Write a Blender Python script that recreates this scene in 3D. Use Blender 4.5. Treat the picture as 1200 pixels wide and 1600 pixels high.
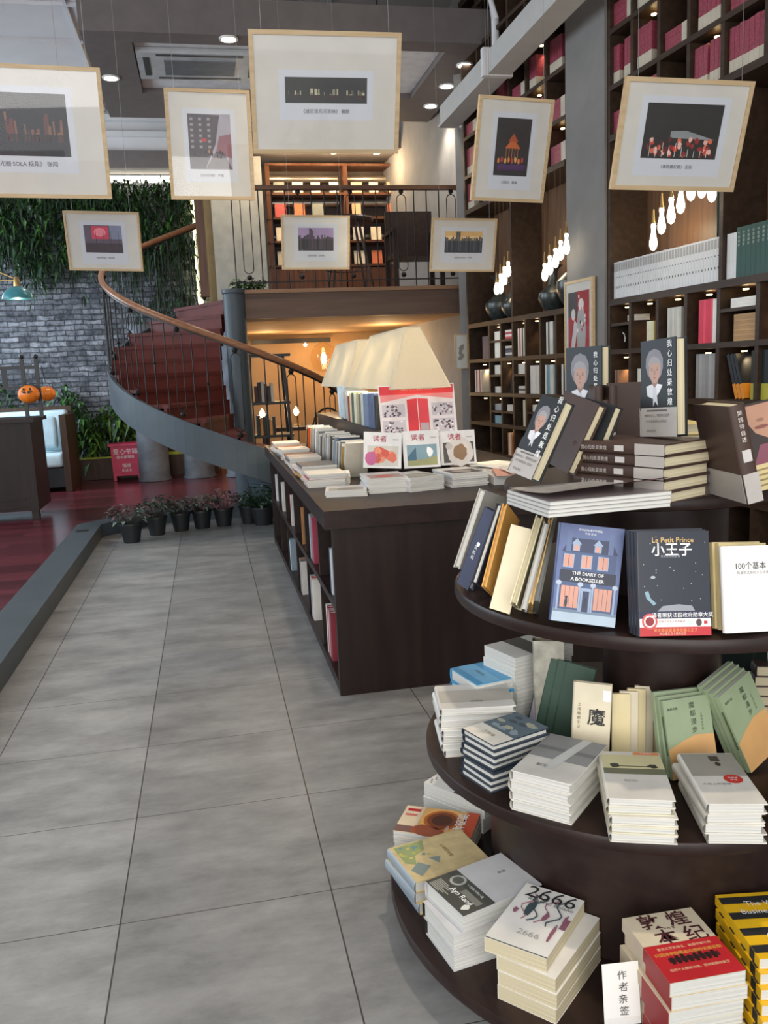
import bpy, bmesh, math, random
from mathutils import Vector, Matrix
import mathutils
random.seed(7)
PI=math.pi
for o in list(bpy.data.objects): bpy.data.objects.remove(o)
COL=bpy.context.scene.collection
SC=bpy.context.scene

# ------------------------------------------------------------------ camera
YAW,PITCH,ROLL,FPX,CAMH=0.19763735,-0.16255505,-0.04322461,1330.0,1.5
cyw,syw,cpt,spt,crl,srl=math.cos(YAW),math.sin(YAW),math.cos(PITCH),math.sin(PITCH),math.cos(ROLL),math.sin(ROLL)
FWD=Vector((syw*cpt,cyw*cpt,spt)); _r=Vector((cyw,-syw,0)); _u=_r.cross(FWD)
RGT=crl*_r+srl*_u; UPV=-srl*_r+crl*_u
CAM=Vector((0,0,CAMH))
cd=bpy.data.cameras.new('camera'); cam=bpy.data.objects.new('camera',cd); COL.objects.link(cam)
cam.matrix_world=Matrix(((RGT.x,UPV.x,-FWD.x,CAM.x),(RGT.y,UPV.y,-FWD.y,CAM.y),(RGT.z,UPV.z,-FWD.z,CAM.z),(0,0,0,1)))
cd.sensor_fit='VERTICAL'; cd.sensor_height=36; cd.sensor_width=27; cd.lens=FPX/1600*36; cd.clip_start=.05
SC.camera=cam

# ------------------------------------------------------------------ world, exposure, large lights
SC.view_settings.view_transform='Standard'; SC.view_settings.look='None'
SC.view_settings.gamma=1; SC.view_settings.use_curve_mapping=False
SC.view_settings.exposure=0.45
W=bpy.data.worlds.new('world'); SC.world=W; W.use_nodes=True
wn=W.node_tree.nodes; wb=wn['Background']; wb.inputs[0].default_value=(.90,.95,1,1); wb.inputs[1].default_value=1.0

def lamp(name,kind,loc,energy,color,size=.1,rot=None,spot=None,sizey=None):
    l=bpy.data.lights.new(name,kind); l.energy=energy; l.color=color
    if kind=='AREA':
        l.size=size
        if sizey: l.shape='RECTANGLE'; l.size_y=sizey
    elif kind=='SUN': l.angle=size
    else: l.shadow_soft_size=size
    if spot: l.spot_size=spot; l.spot_blend=.7
    o=bpy.data.objects.new(name,l); COL.objects.link(o); o.location=loc
    if rot: o.rotation_euler=rot
    return o
def aim(o,t):
    o.rotation_euler=(Vector(t)-o.location).to_track_quat('-Z','Y').to_euler()
# daylight through the shop front behind the camera and the windows on the left
L=lamp('daylight_shopfront','AREA',(-1.0,-2.6,2.3),170,(1,.97,.93),5.0,sizey=3.4); aim(L,(-.2,4,.6))
L=lamp('track_spot','SPOT',(.9,1.2,4.9),190,(1,.86,.66),.10,spot=1.3); aim(L,(1.1,2.1,.6))
L=lamp('track_spot','SPOT',(.9,4.2,4.9),150,(1,.86,.66),.10,spot=1.3); aim(L,(1.0,5.0,.8))
L=lamp('daylight_window_left','AREA',(-4.9,6.5,2.4),120,(.70,.86,1),4.0,sizey=2.6); aim(L,(0,6.2,.2))
L=lamp('daylight_window_left','AREA',(-4.9,11.3,2.6),190,(.68,.85,1),2.6,sizey=2.4); aim(L,(-1.5,13,1.0))

# ------------------------------------------------------------------ helpers
MATS={}
def mat(name,col,rough=.6,metal=0,var=.12,scale=8,emit=None,es=0,coat=0,spec=.5,bump=0):
    if name in MATS: return MATS[name]
    m=bpy.data.materials.new(name); m.use_nodes=True; nt=m.node_tree; b=nt.nodes['Principled BSDF']
    b.inputs['Roughness'].default_value=rough; b.inputs['Metallic'].default_value=metal
    b.inputs['Specular IOR Level'].default_value=spec
    if coat: b.inputs['Coat Weight'].default_value=coat; b.inputs['Coat Roughness'].default_value=.12
    tc=nt.nodes.new('ShaderNodeTexCoord'); nz=nt.nodes.new('ShaderNodeTexNoise'); nz.inputs['Scale'].default_value=scale; nz.inputs['Detail'].default_value=4
    nt.links.new(tc.outputs['Object'],nz.inputs['Vector'])
    rp=nt.nodes.new('ShaderNodeValToRGB'); nt.links.new(nz.outputs['Fac'],rp.inputs['Fac'])
    a=[max(0,c*(1-var)) for c in col]; d=[min(1,c*(1+var)) for c in col]
    rp.color_ramp.elements[0].position=.3; rp.color_ramp.elements[1].position=.7
    rp.color_ramp.elements[0].color=(*a,1); rp.color_ramp.elements[1].color=(*d,1)
    nt.links.new(rp.outputs['Color'],b.inputs['Base Color'])
    if emit: b.inputs['Emission Color'].default_value=(*emit,1); b.inputs['Emission Strength'].default_value=es
    if bump:
        bp=nt.nodes.new('ShaderNodeBump'); bp.inputs['Strength'].default_value=bump; bp.inputs['Distance'].default_value=.01
        nt.links.new(nz.outputs['Fac'],bp.inputs['Height']); nt.links.new(bp.outputs['Normal'],b.inputs['Normal'])
    MATS[name]=m; return m
def hexc(h):
    v=[int(h[i:i+2],16)/255 for i in(0,2,4)]
    return tuple(((c+.055)/1.055)**2.4 if c>.04045 else c/12.92 for c in v)
def cm(h,rough=.5,**k): return mat('tone_'+h+('_g' if rough<.3 else ''),hexc(h),rough,**k)

class MB:
    def __init__(s): s.v=[];s.f=[];s.mi=[];s.mats=[];s.sm=[]
    def m(s,mt):
        if mt not in s.mats: s.mats.append(mt)
        return s.mats.index(mt)
    def add(s,vs,fs,mt,smooth=False):
        n=len(s.v); s.v+= [tuple(v) for v in vs]; i=s.m(mt)
        for f in fs: s.f.append([n+k for k in f]); s.mi.append(i); s.sm.append(smooth)
    def hexa(s,p,mt):  # 8 corners: bottom 4 ccw, top 4 ccw
        s.add(p,[(3,2,1,0),(4,5,6,7),(0,1,5,4),(1,2,6,5),(2,3,7,6),(3,0,4,7)],mt)
    def box(s,x0,x1,y0,y1,z0,z1,mt):
        s.hexa([(x0,y0,z0),(x1,y0,z0),(x1,y1,z0),(x0,y1,z0),(x0,y0,z1),(x1,y0,z1),(x1,y1,z1),(x0,y1,z1)],mt)
    def prism(s,poly,z0,z1,mt,smooth=False):
        n=len(poly); vs=[(x,y,z0) for x,y in poly]+[(x,y,z1) for x,y in poly]
        s.add(vs,[tuple(range(n-1,-1,-1)),tuple(range(n,2*n))],mt)
        s.add(vs,[(i,(i+1)%n,n+(i+1)%n,n+i) for i in range(n)],mt,smooth)
    def poly(s,pts,z,mt): s.add([(x,y,z) for x,y in pts],[tuple(range(len(pts)))],mt)
    def rect(s,x0,x1,y0,y1,z,mt): s.poly([(x0,y0),(x1,y0),(x1,y1),(x0,y1)],z,mt)
    def ell(s,cx,cy,rx,ry,z,mt,n=20,a0=0,rot=0,jit=0):
        p=[]
        for i in range(n):
            t=2*PI*i/n; r=1+random.uniform(-jit,jit); x,y=rx*r*math.cos(t),ry*r*math.sin(t)
            p.append((cx+x*math.cos(rot)-y*math.sin(rot),cy+x*math.sin(rot)+y*math.cos(rot)))
        s.poly(p,z,mt)
    def lathe(s,prof,c,mt,n=24,axis='Z',smooth=True):
        vs=[];fs=[]
        for r,z in prof:
            for i in range(n):
                t=2*PI*i/n; vs.append((c[0]+r*math.cos(t),c[1]+r*math.sin(t),c[2]+z))
        for k in range(len(prof)-1):
            for i in range(n): j=(i+1)%n; fs.append((k*n+i,k*n+j,(k+1)*n+j,(k+1)*n+i))
        if prof[0][0]>1e-4: fs.append(tuple(range(n-1,-1,-1)))
        if prof[-1][0]>1e-4: fs.append(tuple((len(prof)-1)*n+i for i in range(n)))
        s.add(vs,fs,mt,smooth)
    def tube(s,pts,r,mt,n=8,rb=None,closed=False):
        pts=[Vector(p) for p in pts]; N=len(pts); vs=[];fs=[]
        for k,p in enumerate(pts):
            t=(pts[(k+1)%N]-pts[k-1]) if closed else (pts[min(k+1,N-1)]-pts[max(k-1,0)])
            t.normalize(); u=Vector((0,0,1)) if abs(t.z)<.95 else Vector((0,1,0))
            a=t.cross(u).normalized(); b=a.cross(t).normalized()
            rr=r if rb is None else r+(rb-r)*k/(N-1)
            for i in range(n):
                q=2*PI*(i+.5)/n; vs.append(p+a*rr*math.cos(q)+b*rr*math.sin(q))
        for k in range(N if closed else N-1):
            for i in range(n):
                j=(i+1)%n; k2=(k+1)%N; fs.append((k*n+i,k*n+j,k2*n+j,k2*n+i))
        if not closed: fs+= [tuple(range(n-1,-1,-1)),tuple((N-1)*n+i for i in range(n))]
        s.add(vs,fs,mt,n>4)
    def bar(s,p,q,w,h,mt): # rectangular bar from p to q
        p=Vector(p);q=Vector(q);t=(q-p).normalized();u=Vector((0,0,1)) if abs(t.z)<.95 else Vector((0,1,0))
        a=t.cross(u).normalized()*w/2; b=a.cross(t).normalized()*h/2
        s.hexa([p-a-b,p+a-b,q+a-b,q-a-b,p-a+b,p+a+b,q+a+b,q-a+b],mt)
    def mesh(s,name):
        me=bpy.data.meshes.new(name); me.from_pydata(s.v,[],s.f)
        for m_ in s.mats: me.materials.append(m_)
        me.polygons.foreach_set('material_index',s.mi); me.polygons.foreach_set('use_smooth',s.sm)
        me.update()
        bm=bmesh.new(); bm.from_mesh(me); bmesh.ops.recalc_face_normals(bm,faces=[f for f in bm.faces if True]) if not getattr(s,'flat',False) else None
        bm.to_mesh(me); bm.free()
        if any(s.sm): me.set_sharp_from_angle(angle=math.radians(38))
        return me
    def build(s,name,parent=None):
        return mkobj(name,s.mesh(name),parent)
def mkobj(name,me,parent=None):
    o=bpy.data.objects.new(name,me); COL.objects.link(o)
    if parent: o.parent=parent
    return o
def chk(l):
    n=len(l.split())
    if n<4 or n>16: print('LABEL LEN',n,l)
def tag(o,label,cat,group=None,kind=None):
    o['label']=label; o['category']=cat; chk(label)
    if group:o['group']=group
    if kind:o['kind']=kind
    return o
def struct(o): o['kind']='structure'; return o
def thing(name,label,cat,loc=(0,0,0),rz=0,group=None,M=None):
    o=bpy.data.objects.new(name,None); COL.objects.link(o); o.empty_display_size=.05
    if M is not None: o.matrix_world=M
    else: o.location=loc; o.rotation_euler=(0,0,rz)
    return tag(o,label,cat,group)
def copy_tree(o,parent=None):
    c=o.copy(); COL.objects.link(c)
    if parent is not None:c.parent=parent
    for ch in list(o.children): copy_tree(ch,c)
    return c
def frame(o,ex,ey,ez=None):
    ex=Vector(ex);ey=Vector(ey); ez=Vector(ez) if ez else ex.cross(ey); o=Vector(o)
    return Matrix(((ex.x,ey.x,ez.x,o.x),(ex.y,ey.y,ez.y,o.y),(ex.z,ey.z,ez.z,o.z),(0,0,0,1)))
def ray(px,py): return ((px-600)/FPX)*RGT-((py-800)/FPX)*UPV+FWD
def atZ(px,py,z): d=ray(px,py); return CAM+d*((z-CAMH)/d.z)
def atY(px,py,y): d=ray(px,py); return CAM+d*(y/d.y)
ORD='zeroth first second third fourth fifth sixth seventh eighth ninth tenth eleventh twelfth thirteenth fourteenth fifteenth sixteenth seventeenth eighteenth nineteenth twentieth'.split()
def ordn(n):
    if n<=20:return ORD[n]
    return f'{n}'+('th' if n%100 in(11,12,13) or n%10 not in(1,2,3) else {1:'st',2:'nd',3:'rd'}[n%10])
_tc={}
def textmesh(s,size,mt,bold=0,align='CENTER'):
    k=(s,round(size,4),mt.name,bold,align)
    if k in _tc:return _tc[k]
    cu=bpy.data.curves.new('lettering','FONT'); cu.body=s; cu.size=size; cu.align_x=align; cu.align_y='CENTER'; cu.resolution_u=2; cu.offset=min(bold,size*.012) if (size>.025 or s.isascii()) else 0
    if '\n' in s: cu.space_line=1.22
    o=bpy.data.objects.new('lettering',cu); COL.objects.link(o)
    dg=bpy.context.evaluated_depsgraph_get(); dg.update()
    me=bpy.data.meshes.new_from_object(o.evaluated_get(dg)); bpy.data.objects.remove(o)
    if me.vertices:
        xs=[v.co.x for v in me.vertices]; ys=[v.co.y for v in me.vertices]; mx_,my_=(min(xs)+max(xs))/2,(min(ys)+max(ys))/2
        for v in me.vertices: v.co.x-=mx_; v.co.y-=my_
    me.materials.clear(); me.materials.append(mt); _tc[k]=me; return me
def text(s,size,mt,parent,x,y,z,rz=0,bold=0,sx=1,name='lettering'):
    o=mkobj(name,textmesh(s,size,mt,bold),parent); o.location=(x,y,z); o.rotation_euler=(0,0,rz); o.scale=(sx,1,1); return o
def vtext(s,size,mt,parent,x,y,z,gap=1.15,rz=0,bold=0,name='lettering'):
    return text('\n'.join(s),size,mt,parent,x,y,z,rz,bold,name=name)

# ------------------------------------------------------------------ materials
def wood(name,c1,c2,rough=.35,sc=3,axis='X',coat=0):
    if name in MATS:return MATS[name]
    m=mat(name,c1,rough,coat=coat,spec=.28); nt=m.node_tree; b=nt.nodes['Principled BSDF']
    tc=nt.nodes.new('ShaderNodeTexCoord'); mp=nt.nodes.new('ShaderNodeMapping'); nt.links.new(tc.outputs['Object'],mp.inputs['Vector'])
    mp.inputs['Scale'].default_value={'X':(1,12,12),'Y':(12,1,12),'Z':(12,12,1)}[axis]
    nz=nt.nodes.new('ShaderNodeTexNoise'); nz.inputs['Scale'].default_value=sc; nz.inputs['Detail'].default_value=6; nt.links.new(mp.outputs[0],nz.inputs['Vector'])
    rp=nt.nodes.new('ShaderNodeValToRGB'); rp.color_ramp.elements[0].color=(*c1,1); rp.color_ramp.elements[1].color=(*c2,1)
    rp.color_ramp.elements[0].position=.35; rp.color_ramp.elements[1].position=.7
    nt.links.new(nz.outputs['Fac'],rp.inputs['Fac']); nt.links.new(rp.outputs['Color'],b.inputs['Base Color']); return m
DARK=wood('dark_walnut',(.016,.008,.0065),(.026,.014,.011),.42,2,'Y')
DARKZ=wood('dark_walnut_panel',(.013,.0065,.0055),(.022,.012,.010),.45,1.5,'Z')
CAB=wood('cabinet_wood',(.034,.020,.013),(.055,.033,.021),.45,2,'Y')
CABB=wood('cabinet_back_wood',(.10,.055,.030),(.17,.09,.048),.4,2,'Z')
BRN=wood('balcony_wood',(.11,.068,.050),(.14,.088,.066),.5,2,'X')
RAILW=wood('handrail_wood',(.20,.085,.042),(.30,.14,.07),.3,3,'X')
FRW=wood('pale_frame_wood',(.50,.36,.20),(.60,.45,.27),.45,4,'X')
IRON=mat('wrought_iron',(.022,.020,.020),.45,.6)
BLK=mat('black_satin',(.015,.015,.016),.4)
CONC=mat('grey_concrete_plaster',(.20,.19,.18),.8,scale=3,var=.12,bump=.15)
PAGE=None
def pagemat(name,c,axis=2):
    m=mat(name,c,.75); nt=m.node_tree;b=nt.nodes['Principled BSDF']
    tc=nt.nodes.new('ShaderNodeTexCoord'); mp=nt.nodes.new('ShaderNodeMapping'); nt.links.new(tc.outputs['Object'],mp.inputs['Vector']); mp.inputs['Scale'].default_value=(2,2,700)
    nz=nt.nodes.new('ShaderNodeTexNoise'); nz.inputs['Scale'].default_value=1.2; nt.links.new(mp.outputs[0],nz.inputs['Vector'])
    rp=nt.nodes.new('ShaderNodeValToRGB'); rp.color_ramp.elements[0].position=.35; rp.color_ramp.elements[1].position=.65
    rp.color_ramp.elements[0].color=(*[k*.72 for k in c],1); rp.color_ramp.elements[1].color=(*c,1)
    nt.links.new(nz.outputs['Fac'],rp.inputs['Fac']); nt.links.new(rp.outputs['Color'],b.inputs['Base Color']); return m
PAGE=pagemat('page_edges_white',(.66,.65,.60)); PAGEC=pagemat('page_edges_cream',(.62,.54,.36))
WHT=mat('white_paper',(.75,.74,.70),.5,var=.03); MATB=mat('picture_mount',(.62,.595,.54),.6,var=.04); PRINTW=mat('photo_paper',(.60,.62,.66),.5,var=.02)
INK=mat('black_ink',(.02,.02,.02),.6); 
GOLD=cm('c9a76a',.4); RED=cm('b3262c',.4); WINK=cm('f0f0ee',.5)
def emis(name,c,s):
    if name in MATS:return MATS[name]
    return mat(name,c,.5,emit=c,es=s)
def glassy(name,c=(1,1,1),rough=.02,mixf=.86):
    if name in MATS:return MATS[name]
    m=bpy.data.materials.new(name); m.use_nodes=True; nt=m.node_tree; out=nt.nodes['Material Output']; nt.nodes.remove(nt.nodes['Principled BSDF'])
    tr=nt.nodes.new('ShaderNodeBsdfTransparent'); tr.inputs[0].default_value=(*c,1); gl=nt.nodes.new('ShaderNodeBsdfGlossy'); gl.inputs['Roughness'].default_value=rough
    lw=nt.nodes.new('ShaderNodeLayerWeight'); pw_=nt.nodes.new('ShaderNodeMath'); pw_.operation='POWER'; nt.links.new(lw.outputs['Facing'],pw_.inputs[0]); pw_.inputs[1].default_value=4; fr=nt.nodes.new('ShaderNodeMath'); fr.operation='MULTIPLY_ADD'; nt.links.new(pw_.outputs[0],fr.inputs[0]); fr.inputs[1].default_value=.4; fr.inputs[2].default_value=.03; mx=nt.nodes.new('ShaderNodeMixShader')
    nt.links.new(fr.outputs[0],mx.inputs[0]); nt.links.new(tr.outputs[0],mx.inputs[1]); nt.links.new(gl.outputs[0],mx.inputs[2]); nt.links.new(mx.outputs[0],out.inputs[0]); MATS[name]=m; return m
GLASS=glassy('clear_glass')

# grey floor: 0.6 m tiles
def floor_mat():
    m=bpy.data.materials.new('grey_stone_tile'); m.use_nodes=True; nt=m.node_tree; b=nt.nodes['Principled BSDF']
    N=nt.nodes.new; Lk=nt.links.new
    geo=N('ShaderNodeNewGeometry'); sep=N('ShaderNodeSeparateXYZ'); Lk(geo.outputs['Position'],sep.inputs[0])
    def mth(op,a,bb=None,v=None):
        n=N('ShaderNodeMath'); n.operation=op
        if isinstance(a,float): n.inputs[0].default_value=a
        else: Lk(a,n.inputs[0])
        if bb is not None:
            if isinstance(bb,float): n.inputs[1].default_value=bb
            else: Lk(bb,n.inputs[1])
        return n.outputs[0]
    def grout(c,off,per,w,noff=None):
        a=mth('SUBTRACT',c,off); a=mth('DIVIDE',a,per); f=mth('FRACT',a); f=mth('SUBTRACT',f,.5); f=mth('ABSOLUTE',f); return mth('GREATER_THAN',f,.5-w/per),mth('FLOOR',a)
    gx,ix=grout(sep.outputs['X'],-.348,.60,.0022)
    # the rows of every other column are shifted a little
    sh=mth('MULTIPLY',mth('GREATER_THAN',sep.outputs['X'],.252),.0)
    gy,iy=grout(mth('SUBTRACT',sep.outputs['Y'],sh),2.295,.60,.0016)
    g=mth('MAXIMUM',gx,gy)
    cb=N('ShaderNodeCombineXYZ'); Lk(ix,cb.inputs[0]); Lk(mth('MULTIPLY',iy,.0),cb.inputs[1])
    wn_=N('ShaderNodeTexWhiteNoise'); wn_.noise_dimensions='3D'; Lk(cb.outputs[0],wn_.inputs[0])
    mp=N('ShaderNodeMapping'); Lk(geo.outputs['Position'],mp.inputs[0]); mp.inputs['Scale'].default_value=(.7,1.5,1)
    n1=N('ShaderNodeTexNoise'); n1.inputs['Scale'].default_value=3.2; n1.inputs['Detail'].default_value=10; n1.inputs['Roughness'].default_value=.72; Lk(mp.outputs[0],n1.inputs[0])
    rp=N('ShaderNodeValToRGB'); rp.color_ramp.elements[0].position=.32; rp.color_ramp.elements[1].position=.72
    rp.color_ramp.elements[0].color=(.165,.162,.158,1); rp.color_ramp.elements[1].color=(.36,.354,.343,1); Lk(n1.outputs['Fac'],rp.inputs[0])
    mv=N('ShaderNodeMix'); mv.data_type='RGBA'; mv.blend_type='MULTIPLY'; mv.inputs[0].default_value=1; Lk(rp.outputs[0],mv.inputs[6])
    br=mth('ADD',mth('MULTIPLY',mth('LESS_THAN',ix,-.5),.17),mth('SUBTRACT',.93,mth('MULTIPLY',mth('GREATER_THAN',ix,.5),.06))); c3=N('ShaderNodeCombineXYZ'); [Lk(br,c3.inputs[i]) for i in range(3)]; Lk(c3.outputs[0],mv.inputs[7])
    mx=N('ShaderNodeMix'); mx.data_type='RGBA'; Lk(g,mx.inputs[0]); Lk(mv.outputs[2],mx.inputs[6]); mx.inputs[7].default_value=(.05,.048,.045,1)
    Lk(mx.outputs[2],b.inputs['Base Color'])
    n2=N('ShaderNodeTexNoise'); n2.inputs['Scale'].default_value=5; n2.inputs['Detail'].default_value=3; Lk(geo.outputs['Position'],n2.inputs[0])
    Lk(mth('ADD',mth('MULTIPLY',n2.outputs['Fac'],.20),.25),b.inputs['Roughness']); b.inputs['Specular IOR Level'].default_value=.45
    return m
def brick_mat():
    m=bpy.data.materials.new('weathered_grey_brick'); m.use_nodes=True; nt=m.node_tree; b=nt.nodes['Principled BSDF']; N=nt.nodes.new; Lk=nt.links.new
    geo=N('ShaderNodeNewGeometry'); sep=N('ShaderNodeSeparateXYZ'); Lk(geo.outputs['Position'],sep.inputs[0]); cb=N('ShaderNodeCombineXYZ')
    nd=N('ShaderNodeTexNoise'); nd.inputs['Scale'].default_value=6; Lk(geo.outputs['Position'],nd.inputs[0])
    ad=N('ShaderNodeMath'); ad.operation='MULTIPLY_ADD'; Lk(nd.outputs['Fac'],ad.inputs[0]); ad.inputs[1].default_value=.05; Lk(sep.outputs['Z'],ad.inputs[2])
    Lk(sep.outputs['X'],cb.inputs[0]); Lk(ad.outputs[0],cb.inputs[1])
    br=N('ShaderNodeTexBrick'); Lk(cb.outputs[0],br.inputs['Vector']); br.inputs['Scale'].default_value=1; br.inputs['Brick Width'].default_value=.26; br.inputs['Row Height'].default_value=.075; br.inputs['Mortar Size'].default_value=.009; br.inputs['Mortar Smooth'].default_value=.3
    br.inputs['Color1'].default_value=(.10,.105,.12,1); br.inputs['Color2'].default_value=(.28,.29,.32,1); br.inputs['Mortar'].default_value=(.06,.062,.07,1); br.inputs['Bias'].default_value=-.1
    n1=N('ShaderNodeTexNoise'); n1.inputs['Scale'].default_value=9; n1.inputs['Detail'].default_value=8; n1.inputs['Roughness'].default_value=.7; Lk(geo.outputs['Position'],n1.inputs[0])
    rp=N('ShaderNodeValToRGB'); rp.color_ramp.elements[0].position=.35; rp.color_ramp.elements[1].position=.68; rp.color_ramp.elements[0].color=(.35,.35,.38,1); rp.color_ramp.elements[1].color=(1.6,1.55,1.5,1); Lk(n1.outputs['Fac'],rp.inputs[0])
    mx=N('ShaderNodeMix'); mx.data_type='RGBA'; mx.blend_type='MULTIPLY'; mx.inputs[0].default_value=1; Lk(br.outputs['Color'],mx.inputs[6]); Lk(rp.outputs[0],mx.inputs[7]); Lk(mx.outputs[2],b.inputs['Base Color'])
    bp=N('ShaderNodeBump'); bp.inputs['Strength'].default_value=1; bp.inputs['Distance'].default_value=.04; sm=N('ShaderNodeMath'); sm.operation='SUBTRACT'; Lk(n1.outputs['Fac'],sm.inputs[0]); Lk(br.outputs['Fac'],sm.inputs[1]); Lk(sm.outputs[0],bp.inputs['Height']); Lk(bp.outputs[0],b.inputs['Normal'])
    b.inputs['Roughness'].default_value=.85
    return m
def redfloor_mat():
    m=mat('dark_red_lacquered_boards',(.11,.022,.030),.22,scale=2,var=.35); nt=m.node_tree;b=nt.nodes['Principled BSDF']; N=nt.nodes.new; Lk=nt.links.new
    geo=N('ShaderNodeNewGeometry'); sep=N('ShaderNodeSeparateXYZ'); Lk(geo.outputs['Position'],sep.inputs[0]); cb=N('ShaderNodeCombineXYZ'); Lk(sep.outputs['X'],cb.inputs[0]); Lk(sep.outputs['Y'],cb.inputs[1])
    br=N('ShaderNodeTexBrick'); Lk(cb.outputs[0],br.inputs['Vector']); br.inputs['Scale'].default_value=1; br.inputs['Brick Width'].default_value=1.2; br.inputs['Row Height'].default_value=.14; br.inputs['Mortar Size'].default_value=.002
    br.inputs['Color1'].default_value=(.075,.016,.022,1); br.inputs['Color2'].default_value=(.15,.030,.040,1); br.inputs['Mortar'].default_value=(.02,.006,.008,1)
    Lk(br.outputs['Color'],b.inputs['Base Color']); return m
FLOOR=floor_mat(); BRICK=brick_mat(); REDF=redfloor_mat()
CEIL=mat('pale_ceiling_paint',(.58,.57,.58),.8,var=.05,scale=2); HEAD=mat('header_white_paint',(.62,.61,.61),.7,var=.05,scale=2)
GREYP=mat('grey_beam_paint',(.14,.12,.115),.7,var=.08); KERB=mat('blue_grey_kerb',(.062,.078,.088),.45,var=.1,scale=4); STEEL=mat('blue_grey_steel_paint',(.045,.060,.072),.5,var=.08)
WARMP=mat('warm_ochre_plaster',(.42,.27,.14),.8,var=.1,scale=2)

# ------------------------------------------------------------------ setting
PZ=.13
def sbox(name,x0,x1,y0,y1,z0,z1,m):
    b=MB(); b.box(x0,x1,y0,y1,z0,z1,m); return struct(b.build(name))
b=MB(); b.prism([(-6,-3),(5.5,-3),(5.5,14),(-6,14)],-.1,0,FLOOR); struct(b.build('floor'))
# raised red platform with its grey kerb
kx=-1.12; ky=8.75; ex_=-.55; ey_=9.35
b=MB(); b.prism([(-6,-3),(kx-.24,-3),(kx-.24,ky+.1),(ex_-.1,ey_+.24),(4.2,ey_+.24),(4.2,13.9),(-6,13.9)],.002,PZ-.004,REDF); struct(b.build('floor_platform'))
b=MB(); b.prism([(kx-.24,-3),(kx,-3),(kx,ky),(ex_,ey_),(4.2,ey_),(4.2,ey_+.24),(ex_-.1,ey_+.24),(kx-.24,ky+.1)],.002,PZ,KERB)
b.box(kx-.19,kx-.08,8.35,8.47,PZ,PZ+.004,BLK); struct(b.build('trim_1'))
CZ=5.25
b=MB(); b.box(-6,5.5,-3,14,CZ,CZ+.1,CEIL)
for i in range(14): b.box(-6,5.5,1.0+i*.95,1.03+i*.95,CZ-.035,CZ,CEIL)
for i in range(8): b.box(-5+i*1.3,-4.97+i*1.3,-3,14,CZ-.03,CZ,CEIL)
struct(b.build('ceiling'))
# back wall: brick on the left, header above
BW=13.4
sbox('wall_back',-6,0.15,BW,BW+.2,0,5.25,BRICK)
sbox('wall_back',0.15,5.5,BW,BW+.2,0,2.3,WARMP)
sbox('wall_back',0.15,5.5,BW,BW+.2,2.3,5.25,mat('mezzanine_wall_paint',(.20,.15,.11),.7))
b=MB(); b.box(-6,4.2,13.0,BW,4.70,CZ,HEAD); b.box(-6,4.2,12.93,13.0,4.88,4.95,HEAD); b.box(-6,4.2,12.9,13.0,5.08,5.16,HEAD); struct(b.build('trim_2'))
b=MB(); b.box(-6,.1,12.95,BW-.05,4.47,4.70,GREYP); struct(b.build('trim_3'))
b=MB(); b.box(-6,.05,13.30,13.36,4.36,4.44,emis('slot_daylight',(1,.97,.80),5)); b.box(-.02,.06,13.25,13.36,2.6,4.36,emis('slot_daylight2',(.95,.95,.5),2.2)); struct(b.build('window_1'))
sbox('wall_left',-6.1,-6,-3,14,0,1.0,CEIL); sbox('wall_left',-6.1,-6,-3,14,4.2,5.25,CEIL)
for y in (-2.9,3.2,9.0,13.0): sbox('wall_left',-6.12,-5.98,y,y+.5,1.0,4.2,CEIL)
# right wall frame of reference: s runs along the wall, d into it
TH=-0.07815587893; WS=Vector((math.sin(TH),math.cos(TH),0)); WN=Vector((math.cos(TH),-math.sin(TH),0)); WD=3.4
def wp(s,d,z): return WS*s+WN*(WD+d)+Vector((0,0,z))
def wbox(b,s0,s1,d0,d1,z0,z1,m): b.hexa([wp(s0,d0,z0),wp(s0,d1,z0),wp(s1,d1,z0),wp(s1,d0,z0),wp(s0,d0,z1),wp(s0,d1,z1),wp(s1,d1,z1),wp(s1,d0,z1)],m)
b=MB(); wbox(b,-3,13.5,.36,.5,0,5.25,CONC); struct(b.build('wall_right'))
b=MB(); wbox(b,5.73,6.30,-.02,.355,.0,5.24,CONC); struct(b.build('wall_pier'))
# mezzanine slab, fascia, header ceiling, pier at the wall cabinet's far end
b=MB(); b.box(.32,3.02,9.42,BW-.02,2.16,2.40,BRN); b.box(.28,3.02,9.36,9.42,2.12,2.38,BRN); b.box(.25,3.04,9.33,9.46,2.38,2.42,wood('fascia_top_wood',(.22,.12,.07),(.28,.16,.09),.4)); 
b.box(.36,3.0,9.45,BW-.02,2.13,2.165,WARMP); struct(b.build('trim_mezzanine'))
b=MB(); b.box(.2,4.2,11.9,12.99,4.50,4.70,GREYP); struct(b.build('ceiling_mezzanine'))
b=MB(); b.hexa([(2.74,9.05,0),(2.86,8.95,0),(3.2,9.6,0),(3.02,9.7,0),(2.74,9.05,5.24),(2.86,8.95,5.24),(3.2,9.6,5.24),(3.02,9.7,5.24)],CONC); struct(b.build('wall_pier_far'))
b=MB(); b.box(3.03,3.5,9.5,BW,0,5.24,CONC); struct(b.build('wall_return'))

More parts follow.
